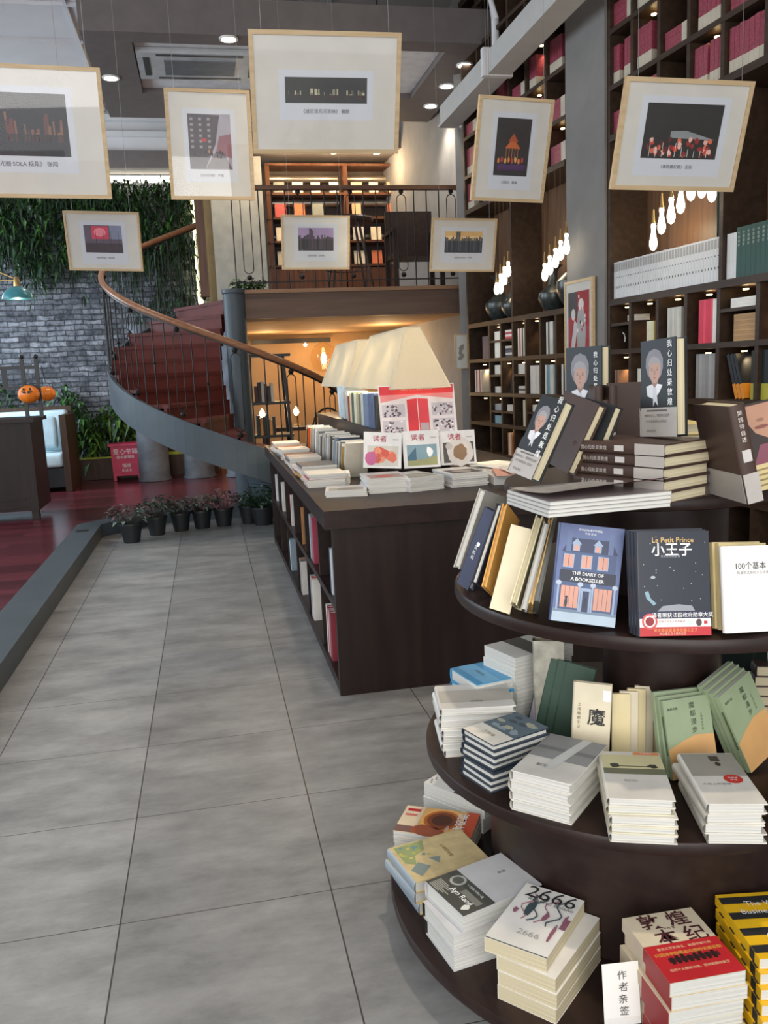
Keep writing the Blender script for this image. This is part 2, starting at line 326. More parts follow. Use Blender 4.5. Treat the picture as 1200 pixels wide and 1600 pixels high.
# ------------------------------------------------------------------ wall bookcases
SHZ=[.06,.34,.64,.935,1.235,1.575,1.93,3.065,3.405,3.775,4.145,4.515,4.885]
def bookcase(label,s0,s1,vlow,vtall,vup,halves):
    """s0 > s1 ; panels are parts"""
    t=thing('wall_bookcase',label,'bookcase',loc=(0,0,0))
    b=MB(); wbox(b,s0,s1,.31,.34,0.0,5.0,CABB); b.build('back_panel',t)
    for s in (s0-.015,s1+.015):
        b=MB(); wbox(b,s-.02,s+.02,0,.31,0,5.0,CAB); b.build('side_panel',t)
    for z in SHZ:
        th=.045 if z in(1.93,3.065) else .034
        b=MB(); wbox(b,s0-.035,s1+.035,.0 if th<.04 else -.01,.31,z-th/2,z+th/2,CAB); b.build('shelf',t)
    for v,za,zb in [(v,.077,1.91) for v in vlow]+[(v,1.955,3.04) for v in vtall]+[(v,3.09,4.99) for v in vup]:
        b=MB(); wbox(b,v-.016,v+.016,.004,.31,za,zb,CAB); b.build('divider',t)
    for sa,sb,z in halves:
        b=MB(); wbox(b,sa-.017,sb+.017,.006,.31,z-.01,z+.01,CAB); b.build('half_shelf',t)
    b=MB(); wbox(b,s0,s1,-.01,.33,5.0,5.06,CAB); b.build('cornice',t)
    return t
vl=[5.43,5.10,4.79,4.47,4.13,3.80,3.45]
bc1=bookcase('tall dark brown wall bookcase right of the grey concrete pier',5.725,3.1,vl,[4.46,3.75],[5.42,5.11,4.80,4.48,4.12,3.78],[(4.47,4.13,1.775),(5.72,5.43,1.77)])
vf=[7.95,7.67,7.40,7.13,6.84,6.55]
bc2=bookcase('tall dark brown wall bookcase left of the grey concrete pier',8.50,6.31,vf,[7.40],[8.1,7.75,7.40,7.05,6.68],[(7.95,7.67,1.75),(7.67,7.40,1.75),(7.95,7.67,1.42),(7.40,7.13,1.42),(7.95,7.67,1.07),(7.67,7.4,1.07),(7.13,6.84,1.08)])
# small puck lamps under the shelves, each lighting its own compartment
PUCK=emis('warm_puck_glow',(1,.72,.34),9)
def puck(t,s,z,e=1.5):
    b=MB(); p=wp(s,.06,z-.022); b.lathe([(.016,0),(.018,.006)],(p.x,p.y,p.z-.004),PUCK,10); b.build('puck_light',t)
    q=wp(s,.09,z-.05); l=lamp('puck_lamp','SPOT',q,e,(1,.70,.38),.012,spot=2.3)
    l.parent=t; l.rotation_euler=((Vector(wp(s,.26,z-.35))-q).to_track_quat('-Z','Y').to_euler())
for s,z in [(5.27,1.91),(4.95,1.91),(4.63,1.91),(4.30,1.91),(4.0,1.91),(5.55,1.91),(5.27,1.555),(4.95,1.555),(4.63,1.555),(5.56,1.555),(4.3,1.555),(4.6,1.21),(5.0,1.21),(4.3,1.21),(4.95,4.12),(4.3,3.75),(5.25,3.75),(4.6,3.38)]: puck(bc1,s,z)
for s,z in [(7.82,1.91),(7.25,1.91),(7.0,1.91),(6.42,1.91),(8.2,1.555),(7.6,1.555),(7.27,1.555),(7.0,1.555),(6.7,1.555),(6.42,1.555),(7.8,1.215),(7.0,1.215),(6.7,1.215),(8.2,1.215),(7.5,.915),(7.0,.915),(6.9,3.75),(6.5,3.38),(6.85,4.12),(7.6,4.12)]: puck(bc2,s,z,1.3)

_bc={}
def bookmesh(w,h,t,cov,page,foot=None,fh=.33):
    k=('wb',round(w,3),round(h,3),round(t,4),cov.name,page.name,foot.name if foot else '')
    if k in _bc:return _bc[k]
    b=MB(); c=.0015; sp=.003
    b.box(0,w,0,h,0,c,cov); b.box(0,w,0,h,t-c,t,cov); b.box(0,sp,0,h,c,t-c,cov)
    b.box(sp,w-.003,.002,h-.003,c,t-c,page)
    if foot: b.box(-.0008,w*.96,.0,h*fh,-.0006,t+.0006,foot)
    me=b.mesh('shelf_book'); _bc[k]=me; return me
def wbook(s,z,h,t,w,cov,label,group,page=None,foot=None,d=.03,lie=False,lean=0,name='book'):
    me=bookmesh(w,h,t,cov,page or PAGE,foot)
    o=mkobj(name,me)
    if lie: # lying flat, spine to the room
        o.matrix_world=frame(wp(s,d,z),WN,-WS*-1 if False else WS*-1,Vector((0,0,1))) if False else frame(wp(s-h,d,z),WN,WS,Vector((0,0,1)))
    else:
        ey=Vector((0,0,1)); ez=-WS
        if lean: ey=(Vector((0,0,1))*math.cos(lean)+WS*math.sin(lean)); ez=WN.cross(ey)
        o.matrix_world=frame(wp(s,d,z),WN,ey,ez)
    tag(o,label,'book',group); return o
CRIM=mat('crimson_cloth_binding',(.27,.045,.07),.4,scale=60,var=.3); CREAMF=mat('cream_cover_foot',(.52,.46,.36),.5)
WSET=mat('white_set_spine',(.62,.61,.60),.35,var=.06,scale=20); GRSET=mat('dark_green_binding',(.012,.060,.045),.45)
# long white set
s=5.685; n=1
while s>4.50:
    t=.0305; o=wbook(s,1.953,.262+random.uniform(-.002,.002),t-.0015,.18,WSET,f'white set volume on the tall open shelf, {ordn(n)} from the grey pier','white set in the tall shelf')
    b=MB(); b.box(-.0012,0,.150,.156,t*.3,t*.55,INK); b.box(-.0012,0,.195,.250,.004,t-.006,mat('grey_spine_print',(.33,.32,.31),.5)); b.box(-.0012,0,.075,.09,t*.35,t*.55,INK); b.build('spine_print',o)
    s-=t; n+=1
s=4.435
for k in range(3):
    wbook(s,1.953,.262,.027,.18,WSET,f'white volume right of the shelf divider, {ordn(k+1)} beside the green set','white volumes beside the green set'); s-=.028
for k in range(9):
    o=wbook(s,1.953,.285,.039,.19,GRSET,f'dark green volume with pale spine lettering, {ordn(k+1)} in the green set','green set in the tall shelf')
    vtext('中国通史',.018,mat('pale_gilt',(.45,.50,.42),.4),o,-.001,.22,.0195).rotation_euler=(0,-PI/2,0)
    s-=.0405
# crimson volumes with cream feet in the upper rows
def crimrow(s0,s1,z,where,pat):
    s=s0-.03;
    k=0
    for kind,n in pat:
        if kind=='u':
            for i in range(n):
                if s-.042<s1+.02: return
                k+=1; wbook(s,z,.262*random.uniform(.97,1),.0385,.19,CRIM,f'cream footed crimson volume standing {where}, {ordn(k)} along','crimson volumes in the upper rows',foot=CREAMF); s-=.0415
        elif kind=='l':
            if s-.20<s1+.01: s=s; 
            w_=min(.262,s-s1-.02)
            if w_<.18: return
            for i in range(n):
                k+=1; wbook(s-.002,z+i*.041,w_,.040,.19,CRIM,f'cream footed crimson volume lying {where}, {ordn(i+1)} up','crimson volumes in the upper rows',foot=CREAMF,lie=True)
            s-=w_+.008
        else: s-=n
N1=[5.725,5.42,5.11,4.80,4.48,4.12,3.78]; NB=['beside the pier','one in from the pier','in the third bay','in the fourth bay','in the fifth bay','in the sixth bay']
rows={3.083:('just above the tall shelf',[[('l',4)],[('g',.1),('u',4)],[('l',3)],[('u',6),('l',2)] and [('u',3),('g',.02),('u',4)],[('u',7),('l',2)],[('l',3)]]),
 3.423:('in the second upper row',[[('u',2),('g',.06),('u',2)],[('u',4)],[('l',3)],[('g',.03),('u',5)],[('l',2)],[('u',3)]]),
 3.793:('in the third upper row',[[('l',4)],[('u',5)],[('l',3)],[('u',4)],[('u',3)],[]]),
 4.163:('in the fourth upper row',[[('u',5)],[('l',3)],[('u',4)],[],[],[]])}
for z,(wh,pats) in rows.items():
    for i,p in enumerate(pats):
        crimrow(N1[i],N1[i+1],z,f'{NB[i]} {wh}' ,p) if False else crimrow(N1[i],N1[i+1],z,wh.replace('in the ','').replace('just ','')+', '+NB[i],p)
F1=[8.50,8.1,7.75,7.40,7.05,6.68,6.31]; FBn=['farthest bay','second far bay','third far bay','fourth far bay','fifth far bay','bay touching the pier']
frows={3.083:[[('u',4)],[('u',2),('g',.02),('u',3)],[('l',3)],[('g',.01),('u',6)],[('u',5)],[('l',4)]],
 3.423:[[('u',6)],[('l',3)],[('u',5)],[('l',4)],[('u',6)],[('l',4)]],
 3.793:[[('l',3)],[('u',6)],[('u',4)],[('l',3)],[('u',3)],[('u',5)]],
 4.163:[[],[],[('u',3)],[('l',2)],[('u',4)],[('u',4)]]}
for z,pats in frows.items():
    r={3.083:'lowest crimson row',3.423:'second crimson row',3.793:'third crimson row',4.163:'fourth crimson row'}[z]
    for i,p in enumerate(pats): crimrow(F1[i],F1[i+1],z,r+', '+FBn[i],p)
# mixed books in the lower compartments: (s left, z, height, thickness, count, colour, phrase)
def run(s,z,h,t,n,col,phrase,group,page=None,foot=None,w=.16,gap=.001,lean=0,lie=False):
    for k in range(n):
        lab=phrase if n==1 else f'{phrase}, {ordn(k+1)} '+('from below' if lie else 'from the left')
        if lie: wbook(s,z+k*(t+.0006),h,t,w,col[k%len(col)],lab,group,page,foot,lie=True)
        else: wbook(s-k*(t+gap),z,h,t,w,col[k%len(col)],lab,group,page,foot,lean=lean)
C=cm
z1,z2,z3,z0=1.593,1.253,.953,1.593
run(5.26,z1,.175,.028,3,[C('d8cfae'),C('cfd6bd'),C('d9c98f')],'cream paperback in the compartment two bays right of the pier','cream paperbacks under the white set')
run(5.02,z1,.245,.024,6,[C('c9c7bd'),C('bdbab0')],'grey white volume in the third low compartment','grey white volumes under the white set')
run(4.69,z1,.265,.022,6,[C('d22c4c'),C('c8344a'),C('e0435a')],'pink red paperback in the fourth low compartment','pink red paperbacks')
run(4.555,z1,.262,.022,2,[C('e7e2da')],'white paperback standing right of the pink red ones','white paperbacks beside the pink ones')
run(4.39,1.786,.235,.018,3,[C('e8e4da')],'white book lying flat above the brown stack','white books lying above the brown stack',lie=True)
run(4.36,z1,.20,.0135,11,[C('b08a5c'),C('a68052')],'brown paper bound book in the flat brown stack','brown paper bound stack',lie=True,page=pagemat('kraft_pages',(.40,.27,.15)))
run(5.67,z2,.19,.018,3,[C('8a6a58'),C('6b4d43'),C('a07a60')],'brown slim book close to the pier in the second row','brown slim books near the pier')
run(5.50,1.787,.10,.02,2,[C('dedad2')],'small white notebook lying in the black holder compartment','small white notebooks',lie=True,w=.12)
run(5.37,z2,.195,.030,2,[C('d9d6cc')],'white thick book two bays right of the pier, second row','white thick books in the second row')
run(5.02,z2,.20,.025,4,[C('4b3a38'),C('8c8a86'),C('d6d2c8')],'mixed slim book in the third bay of the second row','mixed slim books in the second row')
run(4.71,z2,.275,.03,6,[C('8f8f90'),C('a3a3a4'),C('98989a')],'silver grey volume in the second row beneath the pink books','silver grey volumes')
run(4.33,z2,.275,.024,3,[C('23262a')],'dark book with orange band tilted over, second row','dark tilted books',foot=C('d98a2a'),lean=.33,gap=.006)
run(4.20,z2,.28,.020,14,[C('1e2224'),C('20282a')],'dark book with yellow green band standing in the second row','dark banded books',foot=C('a9a33c'))
run(4.66,z3,.21,.03,5,[C('3b3430'),C('b9b2a2')],'low shelf book beneath the silver grey volumes','low shelf books')
def ff(s,z,h,w,t,col,label,art=None): # face-out book
    o=mkobj('book',bookmesh(w,h,t,col,PAGE)); ey=(Vector((0,0,1))+WN*.12).normalized(); ex=-WS; o.matrix_world=frame(wp(s,.10,z),ex,ey)
    tag(o,label,'book','books displayed face out on the wall'); return o
# far bookcase
run(7.90,z1,.23,.024,4,[C('3a3a52'),C('44425c')],'dark indigo volume at the far left of the row below the vases','dark indigo volumes') if False else None
run(8.18,z1,.22,.03,5,[C('3d3b55'),C('46435a')],'dark indigo volume in the far compartment below the vases','dark indigo volumes')
run(7.87,z1,.25,.03,5,[C('e6e3da')],'white volume in the compartment below the vases','white volumes below the vases')
run(7.62,1.763,.19,.02,4,[C('c74a58'),C('e4dcd6')],'pink and white book lying high in the third far bay','pink and white lying books',lie=True)
run(7.62,z1,.19,.02,5,[C('3d3c48'),C('c7c4bd'),C('5a5a66')],'dark and grey book lying low in the third far bay','dark and grey lying books',lie=True)
run(7.34,z1,.25,.028,6,[C('e3ddd2'),C('b85a3c'),C('d8d2c6'),C('2c2c30')],'white and rust volume in the fourth far bay','white and rust volumes')
run(6.77,z1,.27,.03,5,[C('d6d3cb'),C('55504c'),C('cfccc2')],'grey white tall volume left of the pier, top low row','grey white tall volumes')
run(8.40,z2,.23,.028,6,[C('d8d2c8'),C('a03a30'),C('c9c4ba')],'white and red volume at the bookcase far end','white and red volumes')
run(7.88,1.432,.18,.022,4,[C('d6d4cc')],'white book lying high in the second far compartment','white lying books',lie=True)
run(7.88,z2,.16,.02,3,[C('d0cdc6')],'white book lying low in the second far compartment','white lying books',lie=True)
o=ff(7.62,z2,.27,.20,.03,C('20262c'),'dark album with white corner shown face out on the far bookcase')
b=MB(); b.poly([(.10,0),(.2,0),(.2,.1)],.031,WINK); b.rect(.12,.19,.17,.20,.0312,RED); b.build('cover_print',o)
run(7.34,1.432,.18,.022,4,[C('d2cfc8')],'white book lying high beside the dark album','white books beside the album',lie=True)
run(7.34,z2,.17,.022,3,[C('cfcac0'),C('5b5a5e')],'white and grey book lying low beside the dark album','white books beside the album',lie=True)
run(7.09,z2,.25,.026,8,[C('d9d4cc'),C('d2ccc6'),C('ddd8d2')],'pale volume in the wide white run of the far bookcase','pale far volumes')
run(6.80,z2,.25,.030,7,[C('d8d4cc'),C('6e98a8'),C('7aa3b4'),C('d3cfc6')],'white and blue volume right of the pale far run','white and blue volumes')
run(6.50,z2,.25,.03,3,[C('e2ded6'),C('5c5350')],'white tall volume next to the pier in the second row','tall volumes by the pier')
run(7.95-.06,1.082,.18,.03,2,[C('9aa0a4')],'grey box book lying high in a dark far compartment','grey box books',lie=True)
run(7.90,z3,.18,.025,3,[C('7fa3b0')],'blue grey book lying in a dark far compartment','blue grey lying books',lie=True)
run(7.60,1.082,.16,.02,3,[C('c9c5bc')],'white book lying in the third far bay of the low row','low white lying books',lie=True)
run(7.25,z3,.24,.03,3,[C('d8cfb6'),C('cfc4a8')],'cream tall volume in the low row of the far bookcase','cream tall volumes')
run(7.05,1.092,.16,.02,3,[C('d8d6d0')],'white book lying right of the cream tall volumes','white lying books, low row',lie=True)
run(8.0,.653,.22,.03,2,[C('d8d6d0'),C('c98a5a')],'white and tan volume near the bottom of the far bookcase','bottom far volumes')
run(7.6,.653,.22,.03,3,[C('c98a5a'),C('d8d6d0')],'tan volume near the bottom of the far bookcase','bottom far volumes')
run(7.2,.653,.22,.03,4,[C('cfc79a')],'olive cream volume near the bottom of the far bookcase','bottom far volumes')
# vases
VASE=mat('black_glazed_ceramic',(.028,.034,.034),.28,scale=40,var=.5)
def vase(s,z,k,label,wide=1,d=.16):
    p=wp(s,d,z); b=MB()
    prof=[(.055,0),(.075,.012),(.11*wide,.06),(.135*wide,.12),(.13*wide,.165),(.085*wide,.205),(.048,.235),(.036,.29),(.038,.34),(.052,.375),(.082,.40),(.078,.405),(.03,.37)]
    b.lathe([(r*k,h*k) for r,h in prof],p,VASE,28); o=b.build('ceramic_vase'); tag(o,label,'vase','dark ceramic vases on the wall bookcase'); return o
vase(8.02,1.953,1.08,'black long necked ceramic vase at the far end of the tall shelf')
vase(7.55,1.953,.80,'squat black ceramic vase, foremost of the two left of the divider',1.15,.10)
vase(7.75,1.953,1.15,'black ceramic vase standing behind the squat one',.9,.22)
vase(6.88,1.953,.98,'black long necked ceramic vase standing alone left of the pier')
vase(6.47,1.953,1.35,'large black ceramic vase half hidden by the grey pier',1,.17)
# stem picture inside the tall zone and glass drop pendants
BULB=mat('frosted_drop_glass_lit',(.95,.9,.8),.2,emit=(1,.90,.72),es=3.2)
BRASS=mat('brass',(.55,.36,.14),.3,.9)
def pendant(px,pytop,pybot,s,label,grp,light=True):
    d=ray(px,pytop); t=((WD-.14) )/ (d.x*WN.x+d.y*WN.y+0*d.z); P=CAM+d*t
    d2=ray(px,pybot); t2=(WD-.14)/(d2.x*WN.x+d2.y*WN.y); Q=CAM+d2*t2; L=P.z-Q.z
    t=thing('drop_pendant_lamp',label,'pendant lamp',loc=(P.x,P.y,Q.z),group=grp)
    b=MB(); b.lathe([(.002,0),(.017,.010),(.025,.035),(.025,.055),(.018,.09),(.012,L*.75),(.016,L*.93),(.012,L)],(0,0,0),BULB,16); b.build('glass_drop',t)
    b=MB(); b.lathe([(.016,L),(.010,L+.02),(.004,L+.09)],(0,0,0),BRASS,10); b.build('cap',t)
    b=MB(); b.tube([(0,0,L+.08),(0,0,3.04-Q.z)],.0015,mat('cord_brown',(.10,.06,.04),.6),5); b.build('cord',t)
    return P
for k,(x,a,c) in enumerate([(1021,350,392),(1034,325,366),(1049,309,350),(1064,288,334),(1080,281,314),(1097,280,310),(1113,276,316)]):
    P=pendant(x,a,c,0,f'lit glass drop pendant near the white set, {ordn(k+1)} from the pier','glass drop pendants above the white set')
for k,(x,a,c) in enumerate([(851,412,440),(859,400,430),(868,388,419),(876,376,407),(885,365,398)]):
    pendant(x,a,c,0,f'lit glass drop pendant over the lone vase, {ordn(k+1)} from the left','glass drop pendants left of the pier')
for k,(x,a,c) in enumerate([(776,442,461),(782,428,459),(788,417,446),(794,409,433)]):
    pendant(x,a,c,0,f'lit glass drop pendant at the far vases, {ordn(k+1)} from the left','glass drop pendants at the far end')
for s_,z_ in ((5.2,2.35),(4.8,2.55),(6.8,2.4),(7.7,2.4)): lamp('pendant_glow','POINT',wp(s_,.10,z_),2.4,(1,.80,.52),.08)
# dark picture on the back of the tall zone
t=thing('framed_picture','dark framed plant picture at the back of the tall shelf','picture',M=frame(wp(4.88,.30,2.18),-WS,(0,0,1)))
b=MB(); b.box(0,.36,0,.62,0,.006,mat('dark_green_print',(.010,.018,.012),.5)); b.build('print',t)
b=MB(); [b.box(*q,0,.015,BLK) for q in((0,.36,0,.012),(0,.36,.608,.62),(0,.012,.012,.608),(.348,.36,.012,.608))]; b.build('frame',t)
b=MB()
for i in range(26):
    a=random.uniform(0,PI); r=random.uniform(.05,.15); b.tube([(.18,.32,.008),(.18+r*math.cos(a)*.6,.32+r*math.sin(a)*.6+.02,.009),(.18+r*math.cos(a),.32+r*math.sin(a),.008)],.0016,mat('print_leaf_grey',(.10,.13,.10),.6),4)
b.build('plant_motif',t)
# white ring ornament
b=MB(); p=wp(5.60,.05,1.665)
b.tube([(p.x+WS.x*.035*math.cos(a)*1,p.y+WS.y*.035*math.cos(a),p.z+.045*math.sin(a)) for a in [PI*.55+i*.27 for i in range(8)]],.004,WHT,6)
tag(b.build('ring_ornament'),'thin white crescent ornament in the dark compartment beside the pier','ornament')

# ------------------------------------------------------------------ spiral staircase
SX,SY,SR,SA,SB=.300,9.40,1.25,.917,.507
def hel(t,r,dz=0): return Vector((SX-r*math.sin(t),SY-r*math.cos(t),min(SA+SB*t,2.41)+dz))
T0=-1.50; T1=2.95
st=thing('spiral_staircase','curved staircase with blue grey stringer, red steps and iron railing','staircase')
REDS=mat('oxblood_step_paint',(.10,.018,.013),.6,var=.2,spec=.25,scale=5); REDT=mat('worn_red_tread',(.09,.016,.012),.6,spec=.25,var=.25,scale=6)
def strip(r0,r1,za,zb,m,n=60,t0=T0,t1=T1,name='x'):
    b=MB(); vs=[];fs=[]
    for i in range(n+1):
        t=t0+(t1-t0)*i/n
        for r,z in((r0,za),(r1,za),(r1,zb),(r0,zb)):
            p=hel(t,r,z); p.z=max(p.z,PZ+.002); vs.append(p)
    for i in range(n):
        for k in range(4): fs.append((4*i+k,4*i+(k+1)%4,4*(i+1)+(k+1)%4,4*(i+1)+k))
    fs+=[(3,2,1,0),tuple(4*n+k for k in range(4))]
    b.add(vs,fs,m,False); return b
strip(SR,SR+.035,-.32,.0,STEEL).build('outer_stringer',st)
strip(.16,1.25,-.30,-.22,STEEL).build('soffit',st)
NS=15
for i in range(NS):
    ta=T0+(T1-T0)*i/NS; tb=T0+(T1-T0)*(i+1)/NS; z=hel(tb,1).z-.075; zb=max(hel(ta,1).z-.26,PZ+.002)
    poly=[]; 
    for k in range(5):
        t=ta-.02+(tb-ta+.02)*k/4; poly.append((SX-1.245*math.sin(t),SY-1.245*math.cos(t)))
    poly+= [(SX-.12*math.sin(tb),SY-.12*math.cos(tb)),(SX-.12*math.sin(ta-.02),SY-.12*math.cos(ta-.02))]
    b=MB(); b.prism(poly,z-.035,z,REDT); q=[(SX-1.24*math.sin(ta),SY-1.24*math.cos(ta)),(SX-.12*math.sin(ta),SY-.12*math.cos(ta)),(SX-.12*math.sin(ta+.03),SY-.12*math.cos(ta+.03)),(SX-1.24*math.sin(ta+.03),SY-1.24*math.cos(ta+.03))]
    b.prism(q,zb,z-.035,REDS); b.build('step',st)
b=MB(); b.lathe([(.115,PZ),(.115,2.38),(.125,2.39),(.125,2.43),(0,2.43)],(SX+.06,SY-.02,0),STEEL,28); b.build('centre_post',st)
b=MB(); b.tube([hel(T0+(T1+.05-T0)*i/70,SR+.015,.90) for i in range(71)],.03,RAILW,10); b.build('handrail',st)
b=MB(); b.tube([hel(T0+(T1+.05-T0)*i/70,SR+.015,.862) for i in range(71)],.010,IRON,4); b.build('rail_flat_bar',st)
def ball(b,c,r,m): b.lathe([(0,-r),(r*.7,-r*.7),(r,0),(r*.7,r*.7),(0,r)],c,m,10)
nb=42
for i in range(nb+1):
    t=T0+.04+(T1-T0-.04)*i/nb; P=hel(t,SR+.015,.01); Q=hel(t,SR+.015,.865)
    if i%4==2:
        b=MB(); t2=T0+.04+(T1-T0-.04)*(i+1)/nb; d=(hel(t2,SR+.015)-hel(t,SR+.015)); d.z=0; hw=.045; d.normalize()
        pts=[]
        for k in range(9): a=PI*k/8; pts.append(Q+d*(hw*math.cos(a))+Vector((0,0,-.10+hw*math.sin(a))))
        for k in range(9): a=PI+PI*k/8; pts.append(P+d*(hw*math.cos(a))+Vector((0,0,.12+hw*math.sin(a))))
        b.tube(pts,.0055,IRON,5,closed=True); ball(b,P+Vector((0,0,.045)),.028,IRON); ball(b,Q+Vector((0,0,-.03)),.028,IRON); b.build('loop_baluster',st)
    elif i%4!=1 or True:
        b=MB(); b.tube([P,Q],.0065,IRON,6)
        if i%4==0: ball(b,(P+Q)/2,.016,IRON); b.tube([(P+Q)/2+Vector((0,0,-.10)),(P+Q)/2+Vector((0,0,.1))],.010,IRON,6)
        b.build('baluster',st)
# round grey columns under the stairs
b=MB();
for x,y,lab in ((-.80,12.45,'leftmost round grey column on the red floor beyond the staircase'),(-.18,12.5,'round grey column right of the leftmost one behind the staircase'),(.42,12.3,'round dark column half hidden behind the stair foot')):
    b=MB(); b.lathe([(.235,0),(.235,.02),(.215,.05),(.200,1.9),(.200,2.15)],(x,y,PZ),mat('weathered_blue_grey_column',(.12,.13,.15),.75,scale=6,var=.3),28); o=b.build('round_column'); tag(o,lab,'column','round columns behind the staircase')

# balcony railing
br=thing('balcony_railing','black iron railing with wooden handrail along the mezzanine edge','railing')
RY=9.40
b=MB(); b.bar((.30,RY,3.46),(3.0,RY,3.46),.06,.045,wood('dark_handrail',(.10,.05,.03),(.16,.08,.05),.35)); b.build('handrail',br)
b=MB(); b.bar((.36,RY,2.50),(3.0,RY,2.50),.022,.012,IRON); b.build('bottom_bar',br)
for i in range(19):
    x=.40+i*.14
    b=MB()
    if i%4==1:
        pts=[(x+.05*math.cos(PI*k/8),RY,3.34+.05*math.sin(PI*k/8)) for k in range(9)]+[(x-.05*math.cos(PI*k/8),RY,2.64-.05*math.sin(PI*k/8)) for k in range(9)]
        b.tube(pts,.005,IRON,5,closed=True); ball(b,Vector((x,RY,2.55)),.03,IRON); ball(b,Vector((x,RY,3.42)),.028,IRON); b.build('loop_baluster',br)
    else:
        b.tube([(x,RY,2.42),(x,RY,3.44)],.007,IRON,6)
        if i%4==3: ball(b,Vector((x,RY,2.9)),.016,IRON)
        b.build('baluster',br)
# second stretch of handrail post at the stair head
b=MB(); b.box(.02,.12,9.98,10.08,2.42,4.47,wood('brown_post',(.09,.05,.035),(.13,.07,.05),.5,axis='Z')); b.build('x'); struct(bpy.data.objects['x']); bpy.data.objects['x'].name='trim_4'
b=MB(); b.box(.25,.95,12.2,12.26,2.42,4.45,mat('cream_panel_paint',(.42,.40,.34),.6)); o=b.build('trim_5'); struct(o)

# ------------------------------------------------------------------ mezzanine furniture
MZ=2.402
bk=thing('mezzanine_bookcase','warm lit wooden bookcase along the mezzanine back wall','bookcase',loc=(1.02,12.45,MZ))
MW=wood('mezz_red_wood',(.10,.040,.022),(.17,.07,.035),.35,2,'Z'); BR2=mat('brushed_pale_metal',(.55,.50,.42),.28,.8)
bw=2.25
b=MB(); b.box(0,bw,.34,.36,0,2.05,mat('bookcase_dark_back',(.05,.03,.022),.5)); b.build('back_panel',bk)
for x in (0,bw/2-.03,bw-.06):
    b=MB(); b.box(x,x+.06,0,.34,0,2.0,MW); b.build('upright',bk)
for z in (.62,.95,1.27,1.60,1.99):
    b=MB(); b.box(0,bw,-.01,.34,z,z+.03,MW); b.build('shelf',bk)
for x0 in (.07,bw/2+.04):
    for z in (.98,1.45,1.78) :
        b=MB(); b.tube([(x0,.28,z+.09),(x0+bw/2-.14,.28,z+.09)],.055,BR2,12); b.build('sloping_display_bar',bk)
    b=MB(); b.box(x0,x0+bw/2-.12,.0,.02,.02,.60,MW); b.build('base_door',bk)
cols=['e8c9a0','f0e6d0','e07a50','d8d4cc','efe0c4','c9a58a','b94a4a','e3d7c0','8a8f88','e5b08a']
k=0
for r,z in enumerate((.655,.985,1.305,1.635)):
    for c in range(8):
        x=.11+c*.262+(.05 if c>3 else 0)
        if random.random()<.12: continue
        k+=1; w_=random.choice([.13,.15,.16]); h_=.19 if r!=3 else .15
        b=MB(); b.box(0,w_,0,.02,0,h_,cm(random.choice(cols))); b.box(.003,w_-.003,.002,.018,h_-.001,h_+.0005,PAGE)
        o=b.build('book'); o.location=(1.02+x,12.45+.03,MZ+z); o.rotation_euler=(-.16,0,0)
        tag(o,f'book shown face out on the mezzanine bookcase, row {ordn(r+1)} from below, place {ordn(c+1)}','book','books on the mezzanine bookcase')
for x in (1.30,1.95,2.55):
    b=MB(); b.lathe([(.05,0),(.055,.012)],(x,12.15,4.486),emis('mezz_lamp_glow',(1,.75,.42),12),14); tag(b.build('mezzanine_downlight'),f'warm recessed downlight above the mezzanine, {["left","middle","right"][int((x-1.3)/.7)]} of three','downlight','mezzanine downlights')
    lamp('mezz_spot','POINT',(x,12.0,4.30),14,(1,.70,.38),.06)
lamp('mezz_spot','POINT',(.55,11.6,4.2),9,(1,.86,.66),.1)
def stool(name,label,x,y,z,h,r,grp,m=IRON):
    t=thing(name,label,'stool',loc=(x,y,z),group=grp)
    b=MB(); b.lathe([(0,h),(r,h),(r+.01,h-.02),(r,h-.05),(.05,h-.06)],(0,0,0),m,24); b.build('seat',t)
    for k in range(4):
        a=PI/4+k*PI/2; b=MB(); b.tube([(r*.55*math.cos(a),r*.55*math.sin(a),h-.05),(r*1.15*math.cos(a),r*1.15*math.sin(a),0)],.016,m,6); b.build('leg',t)
    b=MB(); b.tube([(r*.9*math.cos(a_),r*.9*math.sin(a_),h*.35) for a_ in [i*2*PI/20 for i in range(20)]],.008,m,5,closed=True); b.build('foot_ring',t)
    return t
stool('bar_stool','tall dark round topped table stool behind the mezzanine railing','%s'%0 and 1.75,10.2,MZ,.88,.30,None,wood('dark_table_wood',(.035,.022,.018),(.06,.035,.028),.35))
t=thing('armchair','dark wooden armchair on the mezzanine beside the pier','chair',loc=(2.48,9.95,MZ))
b=MB(); b.box(-.28,.28,-.25,.25,.38,.44,DARK); b.build('seat',t)
b=MB(); b.box(-.28,.28,.21,.26,.44,.95,DARK); b.build('backrest',t)
for sx in(-.27,.27):
    b=MB(); b.box(sx-.03,sx+.03,-.27,.25,.66,.70,DARK); b.build('armrest',t)
    for sy in(-.23,.22): b=MB(); b.box(sx-.025,sx+.025,sy-.025,sy+.025,0,.66,DARK); b.build('leg',t)
for x,z,w_,h_,lab in ((2.62,3.45,.52,.60,'large dark framed photograph on the mezzanine wall above the armchair'),(2.72,2.82,.40,.42,'small pale framed print on the mezzanine wall beneath the large one')):
    t=thing('framed_picture',lab,'picture',M=frame((x,12.9,z),(1,0,0),(0,0,1),(0,-1,0)))
    b=MB(); b.box(0,w_,0,h_,0,.008,MATB); b.build('mount',t)
    b=MB(); [b.box(*q,0,.02,BLK) for q in((0,w_,0,.025),(0,w_,h_-.025,h_),(0,.025,.025,h_-.025),(w_-.025,w_,.025,h_-.025))]; b.build('frame',t)
    b=MB(); b.rect(w_*.25,w_*.75,h_*.4,h_*.85,.009,cm('3c4048')); b.build('print',t)
